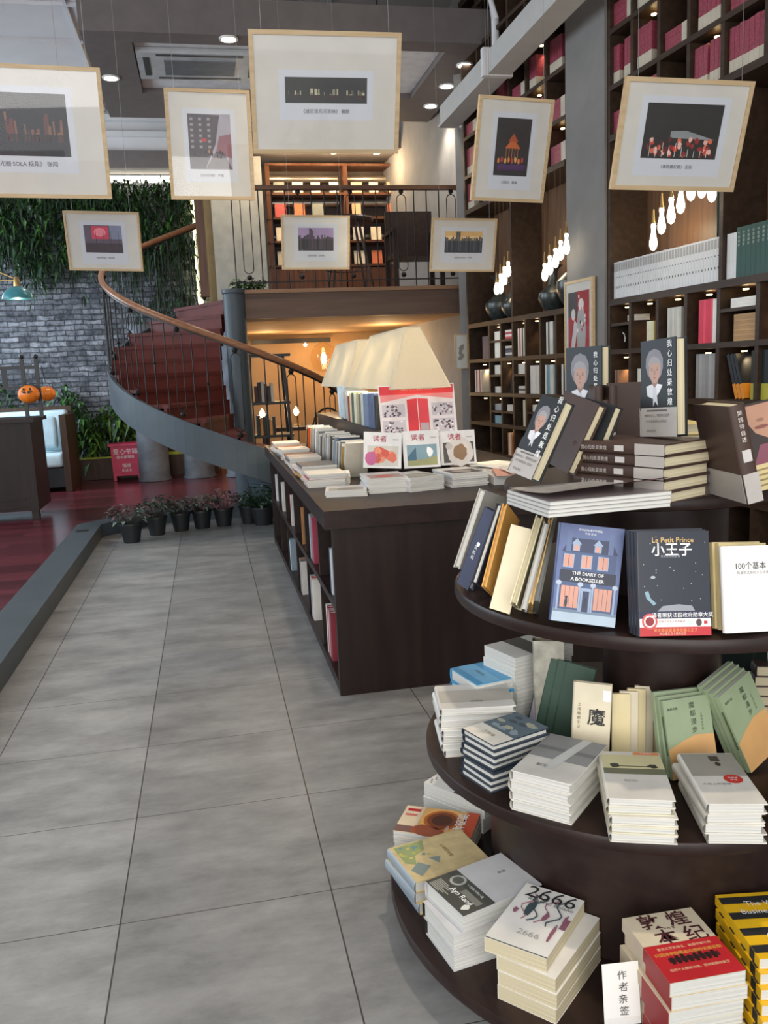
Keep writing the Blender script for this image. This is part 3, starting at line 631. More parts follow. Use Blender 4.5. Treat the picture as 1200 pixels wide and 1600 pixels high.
# trailing ivy pot on the balcony by the stair head
LEAFS=[mat('leaf_deep_green',(.012,.034,.010),.45,var=.4),mat('leaf_mid_green',(.05,.13,.025),.45,var=.4),mat('leaf_lime',(.16,.28,.04),.45,var=.3)]
def leafpts(b,p,d,l,w,m,droop=.3):
    d=d.normalized(); s=d.cross(Vector((0,0,1)));
    if s.length<.1: s=Vector((1,0,0))
    s.normalize(); u=s.cross(d).normalized()
    a=p; c=p+d*l*.5+u*l*.1; e=p+d*l-Vector((0,0,droop*l))
    b.add([a,c+s*w,e,c-s*w,c-u*w*.35],[(0,1,4),(1,2,4),(2,3,4),(3,0,4)],m,False)
def rdir(up=.3):
    while 1:
        v=Vector((random.uniform(-1,1),random.uniform(-1,1),random.uniform(-1,1)))
        if .1<v.length<1: v.normalize(); v.z+=up; return v.normalized()
b=MB(); b.flat=True
for i in range(110): leafpts(b,Vector((.36+random.uniform(0,.34),9.48+random.uniform(-.06,.06),2.44+random.uniform(0,.09))),rdir(.2),.07,.022,LEAFS[i%2])
tag(b.build('ivy_plant'),'small green ivy trailing on the mezzanine edge by the stair head','plant')

# ------------------------------------------------------------------ under the mezzanine
UM=wood('under_dark_wood',(.05,.028,.018),(.085,.045,.03),.45,2,'Z')
sh=thing('ladder_shelf','dark A shaped ladder shelf holding books under the mezzanine','shelf',loc=(.70,10.1,PZ))
for sx in(-.26,.26):
    for sy in (-1,1):
        b=MB(); b.bar((sx,sy*.30,0),(sx*.72,sy*.10,1.62),.035,.035,BLK); b.build('leg',sh)
for z,w_ in((.30,.5),(.68,.44),(1.06,.40),(1.60,.46)):
    b=MB(); b.box(-w_/2-.04,w_/2+.04,-.20,.20,z,z+.03,BLK); b.build('shelf',sh)
k=0
for z,cs in ((.33,['c98a3a','3c3a34','b0503a']),(.712,['2c3a34','d08a40','1e1e1e']),(1.092,['503028','3a2a24','d8d0c0'])):
    for i in range(6):
        k+=1; b=MB(); h_=random.uniform(.17,.24); b.box(-.016,.016,-.08,.08,0,h_,cm(cs[i%3])); b.box(-.013,.013,-.078,.075,h_-.001,h_+.001,PAGE); o=b.build('book'); o.location=(.56+i*.036,10.0,PZ+z); 
        tag(o,f'book on the dark ladder shelf, tier {["low","middle","top"][[.33,.712,1.092].index(z)]}, {ordn(i+1)} from left','book','books on the ladder shelf')
def bulb(x,y,z,e,lab,r=.035,shade=False):
    t=thing('candle_lamp',lab,'lamp',loc=(x,y,z))
    b=MB(); b.lathe([(.05,0),(.05,.015),(.012,.025),(.012,.12),(.02,.13)],(0,0,0),BRASS,14); b.build('base',t)
    b=MB(); b.lathe([(.014,.13),(r,.165),(r*.8,.20),(0,.245)],(0,0,0),emis('warm_bulb',(1,.74,.42),26),14); b.build('bulb',t)
    l=lamp('bulb_light','POINT',(x,y,z+.30),e,(1,.68,.36),.04)
    return t
tb=thing('side_table','low brown table with glowing lamps behind the iron railing','table',loc=(1.35,10.9,PZ))
b=MB(); b.box(-.7,1.5,-.3,.3,.70,.745,UM); b.build('table_top',tb)
for x in(-.65,1.45):
    for y in(-.25,.25): b=MB(); b.box(x-.03,x+.03,y-.03,y+.03,0,.70,UM); b.build('leg',tb)
bulb(.66,10.72,PZ+.747,5,'glowing flame shaped bulb lamp seen through the ladder shelf')
bulb(1.10,10.9,PZ+.747,4,'glowing bulb lamp on the brown table, middle one')
bulb(2.25,10.9,PZ+.747,5,'glowing bulb lamp on the brown table, rightmost')
# wall lamps with round glass over the table
t=thing('wall_sconce','wall lamp with a round amber glass bowl on a dark bracket','lamp',loc=(1.62,13.2,PZ))
b=MB(); b.bar((-.9,0,1.90),(.3,0,1.90),.05,.07,BLK); b.build('bracket',t)
b=MB(); b.lathe([(.03,1.86),(.16,1.78),(.21,1.62),(.16,1.46),(.05,1.42)],(.15,-.25,0),glassy('amber_glass',(1,.93,.82),.05),24); b.build('glass_bowl',t)
b=MB(); b.lathe([(0,1.52),(.045,1.57),(.04,1.64),(.01,1.70)],(.15,-.25,0),emis('warm_bulb',(1,.74,.42),26),14); b.build('bulb',t)
b=MB(); b.lathe([(0,1.80),(.03,1.83),(0,1.86)],(-.1,-.1,0),emis('warm_bulb',(1,.74,.42),26),12); b.build('small_bulb',t)
lamp('sconce_light','POINT',(1.75,12.7,1.75),14,(1,.66,.33),.08)
lamp('under_mezz','POINT',(2.4,11.4,1.9),14,(1,.66,.33),.08); lamp('under_mezz','POINT',(.9,12.4,1.9),10,(1,.66,.33),.08)
# carved chairs silhouettes
for i,(x,y) in enumerate(((1.35,9.95),(1.85,10.05))):
    t=thing('bentwood_chair',['round backed iron chair behind the display table, left one','round backed iron chair behind the display table, right one'][i],'chair',loc=(x,y,PZ))
    b=MB(); b.lathe([(0,.44),(.20,.44),(.21,.46),(0,.475)],(0,0,0),UM,20); b.build('seat',t)
    b=MB(); b.tube([(.19*math.cos(a),-.18+.02*math.sin(a),.72+.27*math.sin(a)) for a in [PI*1.25+k*.29 if False else -PI*.3+k*PI*1.6/16 for k in range(17)]],.013,IRON,6); b.build('backrest',t)
    for k in range(4):
        a=PI/4+k*PI/2; b=MB(); b.tube([(.15*math.cos(a),.15*math.sin(a),.45),(.2*math.cos(a),.2*math.sin(a),0)],.012,IRON,6); b.build('leg',t)
# drawing on the far pier
t=thing('framed_picture','small beige drawing in a pale frame on the pier under the mezzanine','picture',M=frame((2.66,9.02,1.50),(.96,-.1,.0),(0,0,1),(-.1,-.96,0)))
b=MB(); b.box(0,.15,0,.37,0,.008,MATB); b.build('mount',t)
b=MB(); [b.box(*q,0,.014,FRW) for q in((0,.15,0,.012),(0,.15,.358,.37),(0,.012,.012,.358),(.138,.15,.012,.358))]; b.build('frame',t)
b=MB(); 
for i in range(9): b.ell(.075+random.uniform(-.02,.02),.18+random.uniform(-.09,.09),.02,.03,.0085+i*.0001,cm('8a8478'),8,jit=.3)
b.build('drawing',t)

# ------------------------------------------------------------------ brick wall greenery, planter, red box, seat, cabinet
pl=thing('planter_bed','long dark planter filled with moss along the brick wall','planter',loc=(0,0,0))
b=MB(); b.box(-4.2,.1,12.95,13.02,PZ,PZ+.30,UM); b.box(-4.2,.1,13.02,13.38,PZ,PZ+.26,UM); b.build('box',pl)
b=MB(); b.box(-4.15,.08,13.03,13.37,PZ+.26,PZ+.32,mat('yellow_green_moss',(.42,.46,.05),.9,var=.3,scale=20,bump=.6)); b.build('moss',pl)
def shrub(label,x0,x1,y,z0,h,n,l=.2,w=.035,mats=(0,1),dens=None):
    b=MB(); b.flat=True
    nst=max(3,int((x1-x0)*9))
    for i in range(nst):
        x=random.uniform(x0,x1); b.tube([(x,y,z0),(x+random.uniform(-.08,.08),y-.05,z0+h*.5),(x+random.uniform(-.15,.15),y-random.uniform(0,.15),z0+h*random.uniform(.6,.95))],.006,LEAFS[0],4)
    for i in range(n):
        x=random.uniform(x0,x1); q=random.random()**.8; hh=h*(1-.5*abs((x-(x0+x1)/2)/((x1-x0)/2+1e-6))**2)
        leafpts(b,Vector((x,y+random.uniform(-.14,.12),z0+hh*q)),rdir(.25),l*random.uniform(.7,1.2),w*random.uniform(.7,1.3),LEAFS[random.choice(mats)],.4)
    o=b.build('planted_shrub'); tag(o,label,'shrub','shrubs in the planter by the brick wall'); return o
shrub('leafy green shrub behind the pink collection box in the wall planter',-1.75,-.75,13.2,PZ+.28,.80,420,.24,.035,(0,1,2,1))
shrub('tall bushy green shrub right of the white sofa in the wall planter',-2.35,-1.70,13.2,PZ+.28,1.05,360,.20,.03,(0,1,1))
shrub('dark green shrub behind the white sofa under the brick wall',-3.9,-2.45,13.2,PZ+.28,1.35,520,.16,.03,(0,0,1))
# hanging foliage at the wall top
b=MB(); b.flat=True
for i in range(5200):
    x=random.uniform(-4.6,-.03); dep=1.0+.25*math.sin(x*2.1)+.15*math.sin(x*5)+(.35 if x>-.9 else 0)
    z=4.32-random.random()**1.25*dep
    leafpts(b,Vector((x,13.18+random.uniform(-.12,.12),z)),rdir(-.25),random.uniform(.10,.24),random.uniform(.012,.03),LEAFS[random.choice((0,0,0,1))],.5)
for i in range(60):
    x=random.uniform(-.95,-.05) if i%2 else random.uniform(-4.4,-.2); L_=random.uniform(.4,1.0) if x<-.95 else random.uniform(.9,1.6); z=3.6
    pts=[(x+.03*math.sin(k*1.3+i),13.12,z-L_*k/6) for k in range(7)]; b.tube(pts,.004,LEAFS[0],4)
    for k in range(22): q=random.random(); leafpts(b,Vector((x+.03*math.sin(q*7.8+i),13.1,z-L_*q)),rdir(-.8),.15,.012,LEAFS[0],.6)
o=b.build('hanging_foliage'); tag(o,'dense dark green hanging foliage along the top of the brick wall','foliage',kind='stuff')
# pink collection box
rb=thing('collection_box','pink red upright collection box with white lettering by the wall planter','box',loc=(-1.19,12.72,PZ))
PK=mat('pink_red_plastic',(.62,.03,.10),.4)
b=MB(); b.hexa([(-.19,-.13,.07),(.19,-.13,.07),(.19,.13,.07),(-.19,.13,.07),(-.20,-.14,.50),(.20,-.14,.50),(.20,.14,.50),(-.20,.14,.50)],PK); b.build('body',rb)
b=MB(); b.box(-.23,.23,-.17,.17,.50,.53,PK); b.build('lid',rb)
for sx in(-.19,.15):
    b=MB(); b.box(sx,sx+.04,-.13,.13,0,.07,PK); b.build('leg',rb)
b=MB(); b.box(-.15,.15,-.1385,-.136,.02,.022,PK)
o=text('爱心书箱',.085,WINK,rb,0,-.1445,.42); o.rotation_euler=(PI/2,0,0)
o=text('图书捐赠处',.05,WINK,rb,0,-.1435,.34); o.rotation_euler=(PI/2,0,0)
o=text('捐赠',.06,WINK,rb,0,-.1405,.22); o.rotation_euler=(PI/2,0,0)
o=text('乐读书',.045,WINK,rb,0,-.139,.15); o.rotation_euler=(PI/2,0,0)
# white sofa
sf=thing('sofa','white cushioned sofa with dark wooden ends before the brick wall','sofa',loc=(-2.52,12.15,PZ))
CUSH=mat('ice_white_upholstery',(.60,.74,.78),.8)
def rbox(b,x0,x1,y0,y1,z0,z1,m,r=.03):
    bm=bmesh.new(); bmesh.ops.create_cube(bm,size=1); bmesh.ops.scale(bm,vec=(x1-x0,y1-y0,z1-z0),verts=bm.verts); bmesh.ops.translate(bm,vec=((x0+x1)/2,(y0+y1)/2,(z0+z1)/2),verts=bm.verts)
    bmesh.ops.bevel(bm,geom=bm.edges[:]+bm.verts[:],offset=r,segments=3,affect='EDGES',profile=.6)
    bm.verts.ensure_lookup_table(); b.add([v.co.copy() for v in bm.verts],[[v.index for v in f.verts] for f in bm.faces],m,True); bm.free()
b=MB(); rbox(b,-1.0,.62,-.40,.32,.32,.50,CUSH,.05); b.build('seat_cushion',sf)
b=MB(); rbox(b,-1.0,.62,.22,.42,.50,1.05,CUSH,.05); b.build('back_cushion',sf)
for x in(-1.06,.66):
    b=MB(); b.box(x-.04,x+.04,-.42,.46,.0,1.0,UM); b.build('end_panel',sf)
b=MB(); b.box(-1.02,.62,-.38,.44,.06,.31,BLK); b.build('base',sf)
b=MB(); b.box(-1.06,.66,.42,.47,.06,1.10,UM); b.build('back_panel',sf)
b=MB(); rbox(b,-.22,.22,-.07,.07,-.22,.22,mat('pale_pillow_fabric',(.52,.66,.72),.85),.06); o=b.build('throw_pillow'); o.location=(-2.22,12.13,PZ+.76); o.rotation_euler=(-.25,0,.1); tag(o,'pale blue square pillow leaning on the right end of the white sofa','pillow')
# dark cabinet in the left foreground of the red platform
cb=thing('low_cabinet','dark brown low cabinet at the left edge on the red platform','cabinet',loc=(-2.02,9.35,PZ))
b=MB(); b.box(-1.6,.22,0,.7,.10,1.02,DARKZ); b.build('body',cb)
b=MB(); b.box(-1.62,.26,-.03,.73,1.02,1.06,DARK); b.build('top',cb)
for x in(-1.5,-.6,.14): 
    b=MB(); b.box(x,x+.07,.02,.1,0,.10,DARK); b.build('foot',cb)
for z in(.22,.14): b=MB(); b.box(-1.5,.1,-.012,.0,z,z+.015,DARK); b.build('moulding',cb)
for i,(x,z,c) in enumerate([(-.30,1.062,'cfc6b4'),(-.30,1.116,'b9b0a0')]):
    b=MB(); b.box(-.17,.17,-.12,.12,0,.05,cm(c)); o=b.build('gift_box'); o.location=(-2.42,9.7,PZ+z); tag(o,['beige flat box on the dark low cabinet, lower one','grey beige flat box on the dark low cabinet, upper one'][i],'box')
# dark rack with posts carrying pumpkin lanterns
rk=thing('wooden_rack','dark slatted wooden rack with two finial posts on the cabinet','rack',loc=(atY(60,600,9.56).x-.12,9.56,PZ+1.062))
for x in(-.02,.12):
    b=MB(); b.box(x-.018,x+.018,-.018,.018,0,.60,BLK); ball(b,Vector((x,0,.625)),.026,BLK); b.build('post',rk)
b=MB(); b.box(-1.3,.12,-.012,.012,.50,.535,BLK); b.build('top_rail',rk)
b=MB(); b.box(-1.3,.12,-.012,.012,.30,.33,BLK); b.build('lower_rail',rk)
for i in range(7): b=MB(); b.box(-1.25+i*.17,-1.20+i*.17,-.008,.008,.33,.50,BLK); b.build('slat',rk)
ORG=mat('orange_plastic',(.80,.20,.015),.35,var=.05); 
def pumpkin(label,p,r,face=True,ghost=False):
    t=thing('pumpkin_lantern',label,'lantern',loc=p,group='orange halloween lanterns')
    b=MB(); vs=[];fs=[];n=32;m_=14
    for j in range(m_+1):
        ph=PI*j/m_
        for i in range(n):
            a=2*PI*i/n; rr=r*(1+.035*math.cos(a*8))*math.sin(ph); vs.append((rr*math.cos(a),rr*math.sin(a),-r*.88*math.cos(ph)))
    for j in range(m_):
        for i in range(n): fs.append((j*n+i,j*n+(i+1)%n,(j+1)*n+(i+1)%n,(j+1)*n+i))
    b.add(vs,fs,ORG if not ghost else mat('orange_translucent',(.85,.22,.02),.3),True); b.build('body',t)
    b=MB(); b.tube([(-.5*r,0,.8*r),(-.3*r,0,1.25*r),(.3*r,0,1.25*r),(.5*r,0,.8*r)],.005,BLK,5); hz=PZ+1.062+.525-p[2]; b.tube([(0,0,1.25*r),(0,9.56-p[1],hz)],.004,BLK,5); b.build('handle',t)
    if face:
        b=MB(); y=-r*1.02
        for sx in(-.38,.22): b.hexa([(sx*r,y,.42*r),((sx+.22)*r,y,.42*r),((sx+.22)*r,-r*.7,.42*r),(sx*r,-r*.7,.42*r),((sx+.08)*r,y*.9,.62*r),((sx+.14)*r,y*.9,.62*r),((sx+.14)*r,-r*.6,.62*r),((sx+.08)*r,-r*.6,.62*r)],BLK)
        b.hexa([(-.3*r,y,.10*r),(.25*r,y,.10*r),(.25*r,-r*.8,.10*r),(-.3*r,-r*.8,.10*r),(-.55*r,y*.93,.30*r),(.55*r,y*.93,.30*r),(.55*r,-r*.75,.3*r),(-.55*r,-r*.75,.30*r)],BLK)
        b.build('face',t)
    return t
p=atY(45,616,9.42); pumpkin('round orange pumpkin lantern with a black grinning face',p,.105)
p=atY(73,615,9.70); pumpkin('shiny orange lantern right of the grinning pumpkin, faceless',p,.09,False,True)
# turquoise wall lamp
t=thing('arm_lamp','turquoise metal shade lamp on a thin swing arm at the left edge','lamp',loc=atY(28,462,8.2))
TQ=mat('turquoise_enamel',(.05,.22,.25),.3)
b=MB(); b.lathe([(.135,-.03),(.13,.0),(.10,.045),(.05,.075),(.03,.08)],(0,0,0),TQ,28); b.build('shade',t)
b=MB(); b.lathe([(.028,.08),(.024,.13),(.014,.16),(0,.165)],(0,0,0),BRASS,14); b.build('socket',t)
b=MB(); b.lathe([(0,-.035),(.05,-.02),(.02,.03)],(0,0,0),emis('cool_bulb',(1,.93,.80),6),14); b.build('bulb',t)
b=MB(); b.tube([(0,0,.13),(-.5,.05,.15),(-3.6,.2,.15)],.007,BRASS,6); b.tube([(-.02,0,.15),(-.35,.0,.30),(-1.0,.1,.55)],.005,BRASS,6); b.build('arm',t)
lamp('arm_lamp_light','POINT',atY(28,474,8.2),1.5,(1,.9,.75),.04)

# potted plants along the kerb
PL1=[mat('leaf_purple_green',(.055,.05,.045),.45,var=.5),mat('leaf_pink',(.22,.10,.11),.45,var=.4),mat('leaf_silver_green',(.14,.19,.15),.45,var=.4)]
specs=[(-.66,8.36,.105,'leftmost potted plant with silver and pink leaves near the kerb'),(-.44,8.66,.10,'dark leaved potted plant right of the leftmost pot'),(-.21,8.80,.10,'third potted plant from the left, mixed dark leaves'),(.0,8.86,.10,'fourth potted plant from the left with pinkish leaves'),(.22,8.90,.10,'potted plant with tall pale pink leaves at the row middle'),(.48,8.95,.10,'sixth potted plant from the left, sparse thin stems'),(.74-.12,8.80,.12,'bushy green potted plant next to the display table')]
POT=mat('black_plastic_pot',(.012,.014,.015),.5)
for i,(x,y,r,lab) in enumerate(specs):
    t=thing('potted_plant',lab,'potted plant',loc=(x-.14,y-.03,0),group='potted plants along the kerb')
    b=MB(); b.lathe([(r*.72,0),(r,.17),(r*1.08,.172),(r*1.08,.19),(r*.95,.19),(r*.9,.16),(0,.16)],(0,0,0),POT,20); b.build('pot',t)
    b=MB(); b.flat=True
    ms=[PL1,[PL1[0],PL1[2],LEAFS[0]],[PL1[0],PL1[0],PL1[2]],PL1,[PL1[1],PL1[1],PL1[0]],[LEAFS[0],PL1[0]],[LEAFS[0],LEAFS[0],PL1[2]]][i]
    H_=[.20,.20,.16,.17,.22,.14,.22][i]
    for k in range([80,80,70,80,60,36,110][i]):
        a=random.uniform(0,2*PI); e=random.uniform(.2,1.3); q=random.random()**.6
        base=Vector((0,0,.16)); tip=Vector((math.cos(a)*r*1.7*q,math.sin(a)*r*1.7*q,.17+H_*(1.15-q*.6)*random.uniform(.4,1)))
        b.tube([base+Vector((math.cos(a)*r*.3,math.sin(a)*r*.3,0)),tip],.0022,ms[0],4)
        leafpts(b,tip,Vector((math.cos(a),math.sin(a),random.uniform(-.2,.6))),random.uniform(.07,.12),.022,ms[k%len(ms)],.25)
    b.build('foliage',t)

# ------------------------------------------------------------------ ceiling frame, downlights, air conditioner, duct, camera
FZ=4.50
cf=thing('ceiling_raft','suspended rectangular grey ceiling raft carrying round downlights','ceiling raft')
fx0,fx1,fy0,fy1=-.84,2.90,8.2,10.70; fwid=.52
for q in((fx0,fx1,fy0,fy0+.24),(fx0,fx1,fy1-.85,fy1),(fx0,fx0+.42,fy0+.24,fy1-.85),(fx1-.42,fx1,fy0+.24,fy1-.85)):
    b=MB(); b.box(*q,FZ,FZ+.30,GREYP); b.build('beam',cf)
for x in(fx0+.1,fx1-.1,.6,1.8):
    for y in(fy0+.1,fy1-.1): b=MB(); b.tube([(x,y,FZ+.3),(x,y,CZ)],.008,IRON,5); b.build('hanger',cf)
b=MB(); b.box(fx0+.425,fx1-.425,fy0+.245,fy1-.855,FZ+.06,FZ+.10,mat('raft_inner_panel',(.72,.72,.72),.7)); b.build('inner_panel',cf)
DL=emis('downlight_glow',(1,.93,.80),26)
for i,(x,y) in enumerate([(357,60),(173,121),(726,101),(698,134),(673,165)]):
    P=atZ(x,y,FZ)
    t=thing('downlight',['bright round downlight at the front of the ceiling raft','bright round downlight on the left arm of the raft','nearest downlight on the right arm of the raft','middle downlight on the right arm of the raft','farthest downlight on the right arm of the raft'][i],'downlight',loc=(P.x,P.y,FZ-.012),group='raft downlights')
    b=MB(); b.lathe([(.085,.012),(.085,0),(.065,0),(.065,.011)],(0,0,0),WHT,24); b.build('trim_ring',t)
    b=MB(); b.lathe([(.062,.001),(.062,.010)],(0,0,0),DL,24); b.build('lens',t)
    l=lamp('downlight_beam','SPOT',(P.x,P.y,FZ-.03),60,(1,.90,.76),.06,spot=1.9)
ac=thing('air_conditioner','white square cassette air conditioner inside the ceiling raft','air conditioner',loc=(1.0,9.15,FZ+.215))
ac.location=atZ(312,98,FZ+.05); ac.location.z=FZ+.055; ac.scale=(1.12,.8,1)
ACW=mat('ac_white',(.46,.47,.48),.4)
b=MB(); b.box(-.52,.52,-.45,.45,-.05,0,ACW); b.build('panel',ac)
b=MB(); b.box(-.30,.30,-.26,.26,-.058,-.05,cm('8f9296')); b.build('grille_back',ac)
b=MB()
for i in range(19): b.box(-.30,.30,-.255+i*.027,-.245+i*.027,-.064,-.058,cm('6d7074'))
b.build('grille_slats',ac)
for q in((-.36,.36,-.41,-.36),(-.36,.36,.36,.41),(-.47,-.42,-.30,.30),(.42,.47,-.30,.30)): b=MB(); b.box(*q,-.055,-.05,cm('3a3c40')); b.build('vent_slot',ac)
TRK=mat('trunking_paint',(.46,.45,.43),.6,var=.05)
b=MB(); b.box(2.50,2.66,2.2,8.75,3.92,4.10,TRK); b.box(2.48,2.68,2.2,8.75,3.90,3.925,TRK); b.box(2.44,2.70,7.2,7.26,3.89,4.11,HEAD); o=b.build('cable_trunking'); tag(o,'pale cable trunking running along the top of the wall bookcase','trunking')
b=MB(); b.tube([(1.2,7.9,4.95),(2.45,7.9,4.95),(2.75,7.9,4.85),(2.8,7.9,4.6),(2.8,7.9,4.1)],.035,HEAD,10); tag(b.build('conduit_pipe'),'pale bent conduit pipe near the ceiling beside the trunking','pipe')
t=thing('security_camera','small white dome security camera under the trunking end','security camera',loc=atY(725,190,9.0))
b=MB(); b.lathe([(0,-.075),(.05,-.06),(.07,-.02),(.07,.03),(.05,.05)],(0,0,0),ACW,20); b.build('dome',t)
b=MB(); b.lathe([(0,-.05),(.022,-.045),(.025,-.02)],(-.03,-.055,0),BLK,12); b.build('lens',t)
b=MB(); b.bar((.0,0,.05),(-.12,.02,.17),.03,.03,ACW); b.build('bracket',t)

# ------------------------------------------------------------------ hanging pictures
def rotE(a,bb,c):
    return Matrix.Rotation(a,4,'Z')@Matrix.Rotation(bb,4,'X')@Matrix.Rotation(c,4,'Y')
def hangpic(label,c,rot,w,h,art,caption,csize=.017,fw=.018,mt=None,pw=.5,ph=.42,paper=True,py=.06,wires=True,M=None,kids='frame'):
    if M is None:
        M=Matrix.Translation(Vector(c))@rotE(*rot)@Matrix(((1,0,0,0),(0,0,-1,0),(0,1,0,0),(0,0,0,1)))
    t=thing('framed_picture',label,'picture',M=M)
    d=.022
    b=MB(); b.box(-w/2+fw,w/2-fw,-h/2+fw,h/2-fw,-d+.004,-.004,MATB if mt is None else mt); mo=b.build('mount',t)
    b=MB()
    for q in((-w/2,w/2,-h/2,-h/2+fw),(-w/2,w/2,h/2-fw,h/2),(-w/2,-w/2+fw,-h/2+fw,h/2-fw),(w/2-fw,w/2,-h/2+fw,h/2-fw)): b.box(*q,-d,.003,FRW)
    b.build('frame',t)
    a,bb=w*pw/2,h*ph/2; y0=h*py
    if paper: b=MB(); b.box(-a-.03,a+.03,y0-bb-.075,y0+bb+.03,-.004,-.0034,PRINTW); b.build('paper',mo)
    b=MB(); b.box(-a,a,y0-bb,y0+bb,-.0034,-.003,art[0]); b.build('print_ground',mo)
    b=MB(); art[1](b,-a,a,y0-bb,y0+bb); b.build('photograph',mo)
    if caption: text(caption,csize,INK,mo,0,y0-bb-.035,-.0026,name='caption')
    b=MB(); b.box(-w/2+fw,w/2-fw,-h/2+fw,h/2-fw,-.0012,-.0006,GLASS); b.build('glazing',t)
    if wires:
        for sx in(-1,1):
            P=M@Vector((sx*(w/2-.06),h/2,-.012)); b=MB(); Mi=M.inverted(); b.tube([Mi@P,Mi@Vector((P.x,P.y,CZ))],.0012,mat('wire_steel',(.3,.3,.3),.4,.8),4); b.build('wire',t)
    return t
Z0=-.0028
def nightcity(warm=True,bright=30,base=.35,tall=.4,cols=('5a3028','6a2a2a','7a5038')):
    def f(b,x0,x1,y0,y1):
        w=x1-x0;h=y1-y0
        for i in range(bright):
            x=x0+w*random.uniform(.03,.95); ww=w*random.uniform(.01,.035); hh=h*random.uniform(.03,tall); b.rect(x,min(x+ww,x1),y0+h*base,min(y0+h*base+hh,y1),Z0+random.uniform(0,1e-4),cm(random.choice(cols)))
            if random.random()<.6: b.rect(x,min(x+ww,x1),y0+h*(base-.12),y0+h*base-h*.02,Z0+2e-4,cm('4a2624'))
    return f
def skyline(sky,bld,n=30,horizon=.45,sk2=None,peak=None):
    def f(b,x0,x1,y0,y1):
        w=x1-x0;h=y1-y0
        b.rect(x0,x1,y0+h*horizon,y1,Z0,cm(sky))
        if sk2: b.rect(x0,x1,y0+h*horizon,y0+h*(horizon+.22),Z0+3e-5,cm(sk2))
        for i in range(n):
            x=x0+w*i/n; hh=h*random.uniform(.02,.22)+(h*.3 if peak and abs(i/n-peak)<.06 else 0); b.rect(x,x+w/n*.9,y0+h*.05,min(y0+h*horizon+hh,y1),Z0+6e-5+i*1e-6,cm(random.choice(bld)))
        for i in range(12): b.rect(x0+w*random.uniform(.02,.9),x0+w*random.uniform(.02,.9)+w*.03 if False else x0+w*.95*random.random()+0,y0+h*.1,y0+h*.13,Z0+9e-5,cm(bld[0])) if False else None
    return f
def street(b,x0,x1,y0,y1):
    w=x1-x0;h=y1-y0
    b.poly([(x0,y0),(x0+w*.35,y0),(x0+w*.62,y0+h*.45),(x0+w*.75,y0+h*.98),(x0,y1)],Z0,cm('4c4347'))
    for i in range(6):
        for j in range(3): b.rect(x0+w*(.05+j*.2),x0+w*(.12+j*.2),y0+h*(.38+i*.1),y0+h*(.43+i*.1),Z0+4e-5,cm('8f868c'))
    b.poly([(x0+w*.62,y0+h*.3),(x1,y0+h*.2),(x1,y0+h*.65),(x0+w*.72,y0+h*.6)],Z0+5e-5,cm('8a5a62'))
    b.rect(x0+w*.3,x0+w*.42,y0+h*.5,y0+h*.56,Z0+8e-5,RED); b.poly([(x0+w*.35,y0),(x1,y0),(x0+w*.8,y0+h*.32),(x0+w*.62,y0+h*.32)],Z0+5e-5,cm('6e6468'))
    for i in range(14): b.ell(x0+w*random.uniform(.1,.9),y0+h*random.uniform(.08,.35),w*.02,h*.04,Z0+1e-4,cm(random.choice(['2c2428','b07a50','402c30'])),8)
def temple(b,x0,x1,y0,y1):
    w=x1-x0;h=y1-y0
    b.poly([(x0+w*.28,y0+h*.48),(x0+w*.5,y0+h*.66),(x0+w*.74,y0+h*.48)],Z0,cm('c4622c'))
    b.poly([(x0+w*.36,y0+h*.60),(x0+w*.5,y0+h*.74),(x0+w*.66,y0+h*.60)],Z0+2e-5,cm('a84c24'))
    for i in range(5): b.rect(x0+w*(.32+i*.085),x0+w*(.335+i*.085),y0+h*.28,y0+h*.48,Z0+4e-5,cm('b06a3a'))
    for i in range(8): b.ell(x0+w*(.12+i*.1),y0+h*(.26+.02*(i%2)),w*.035,h*.05,Z0+6e-5,cm(['d07a38','b03c40','c8a050'][i%3]),10)
    b.rect(x0+w*.1,x0+w*.92,y0+h*.10,y0+h*.2,Z0+5e-5,cm('4a2a5c'))
def crowd(b,x0,x1,y0,y1):
    w=x1-x0;h=y1-y0
    b.poly([(x0+w*.35,y0+h*.50),(x0+w*.55,y0+h*.52),(x0+w*.95,y0+h*.36),(x0+w*.35,y0+h*.38)],Z0,cm('8a8f90'))
    for i in range(46): b.ell(x0+w*random.uniform(.05,.94),y0+h*random.uniform(.06,.36),w*.028,h*.05,Z0+2e-5+i*1e-6,cm(random.choice(['c8402e','8e2420','d86a4a','5a1a1c','e0b0a0'])),8,jit=.2)
    for i in range(10): b.rect(x0+w*(.1+i*.085),x0+w*(.105+i*.085),y0+h*.03,y0+h*random.uniform(.1,.3),Z0+9e-5,WINK)
def lantern(b,x0,x1,y0,y1):
    w=x1-x0;h=y1-y0
    b.rect(x0+w*.2,x0+w*.65,y0+h*.5,y0+h*.97,Z0,cm('d0405a')); b.ell(x0+w*.42,y0+h*.75,w*.16,h*.16,Z0+2e-5,cm('ee8a96'),14); b.rect(x0+w*.68,x1,y0+h*.5,y1,Z0,cm('8088a0')); b.rect(x0,x1,y0,y0+h*.35,Z0,cm('3c343c'))
    for i in range(4): b.rect(x0+w*(.3+i*.2),x0+w*(.31+i*.2),y0+h*.1,y0+h*.8,Z0+4e-5,cm('2a2428'))
hangpic('large pale framed night photograph cropped by the left photo edge',(-.775,4.55,2.70),(.03,.28,.01),.78,.585,(cm('201c22'),nightcity()), '《大光圈·SOLA 视角》 张闯',.026,pw=.56,ph=.47)
hangpic('portrait framed street photograph left of the largest hanging picture',(.133,5.468,2.885),(.01,.046,.008),.50,.621,(cm('a09aa6'),street),'《时光印痕》 严鑫',.018,pw=.50,ph=.50,py=.03,fw=.020)
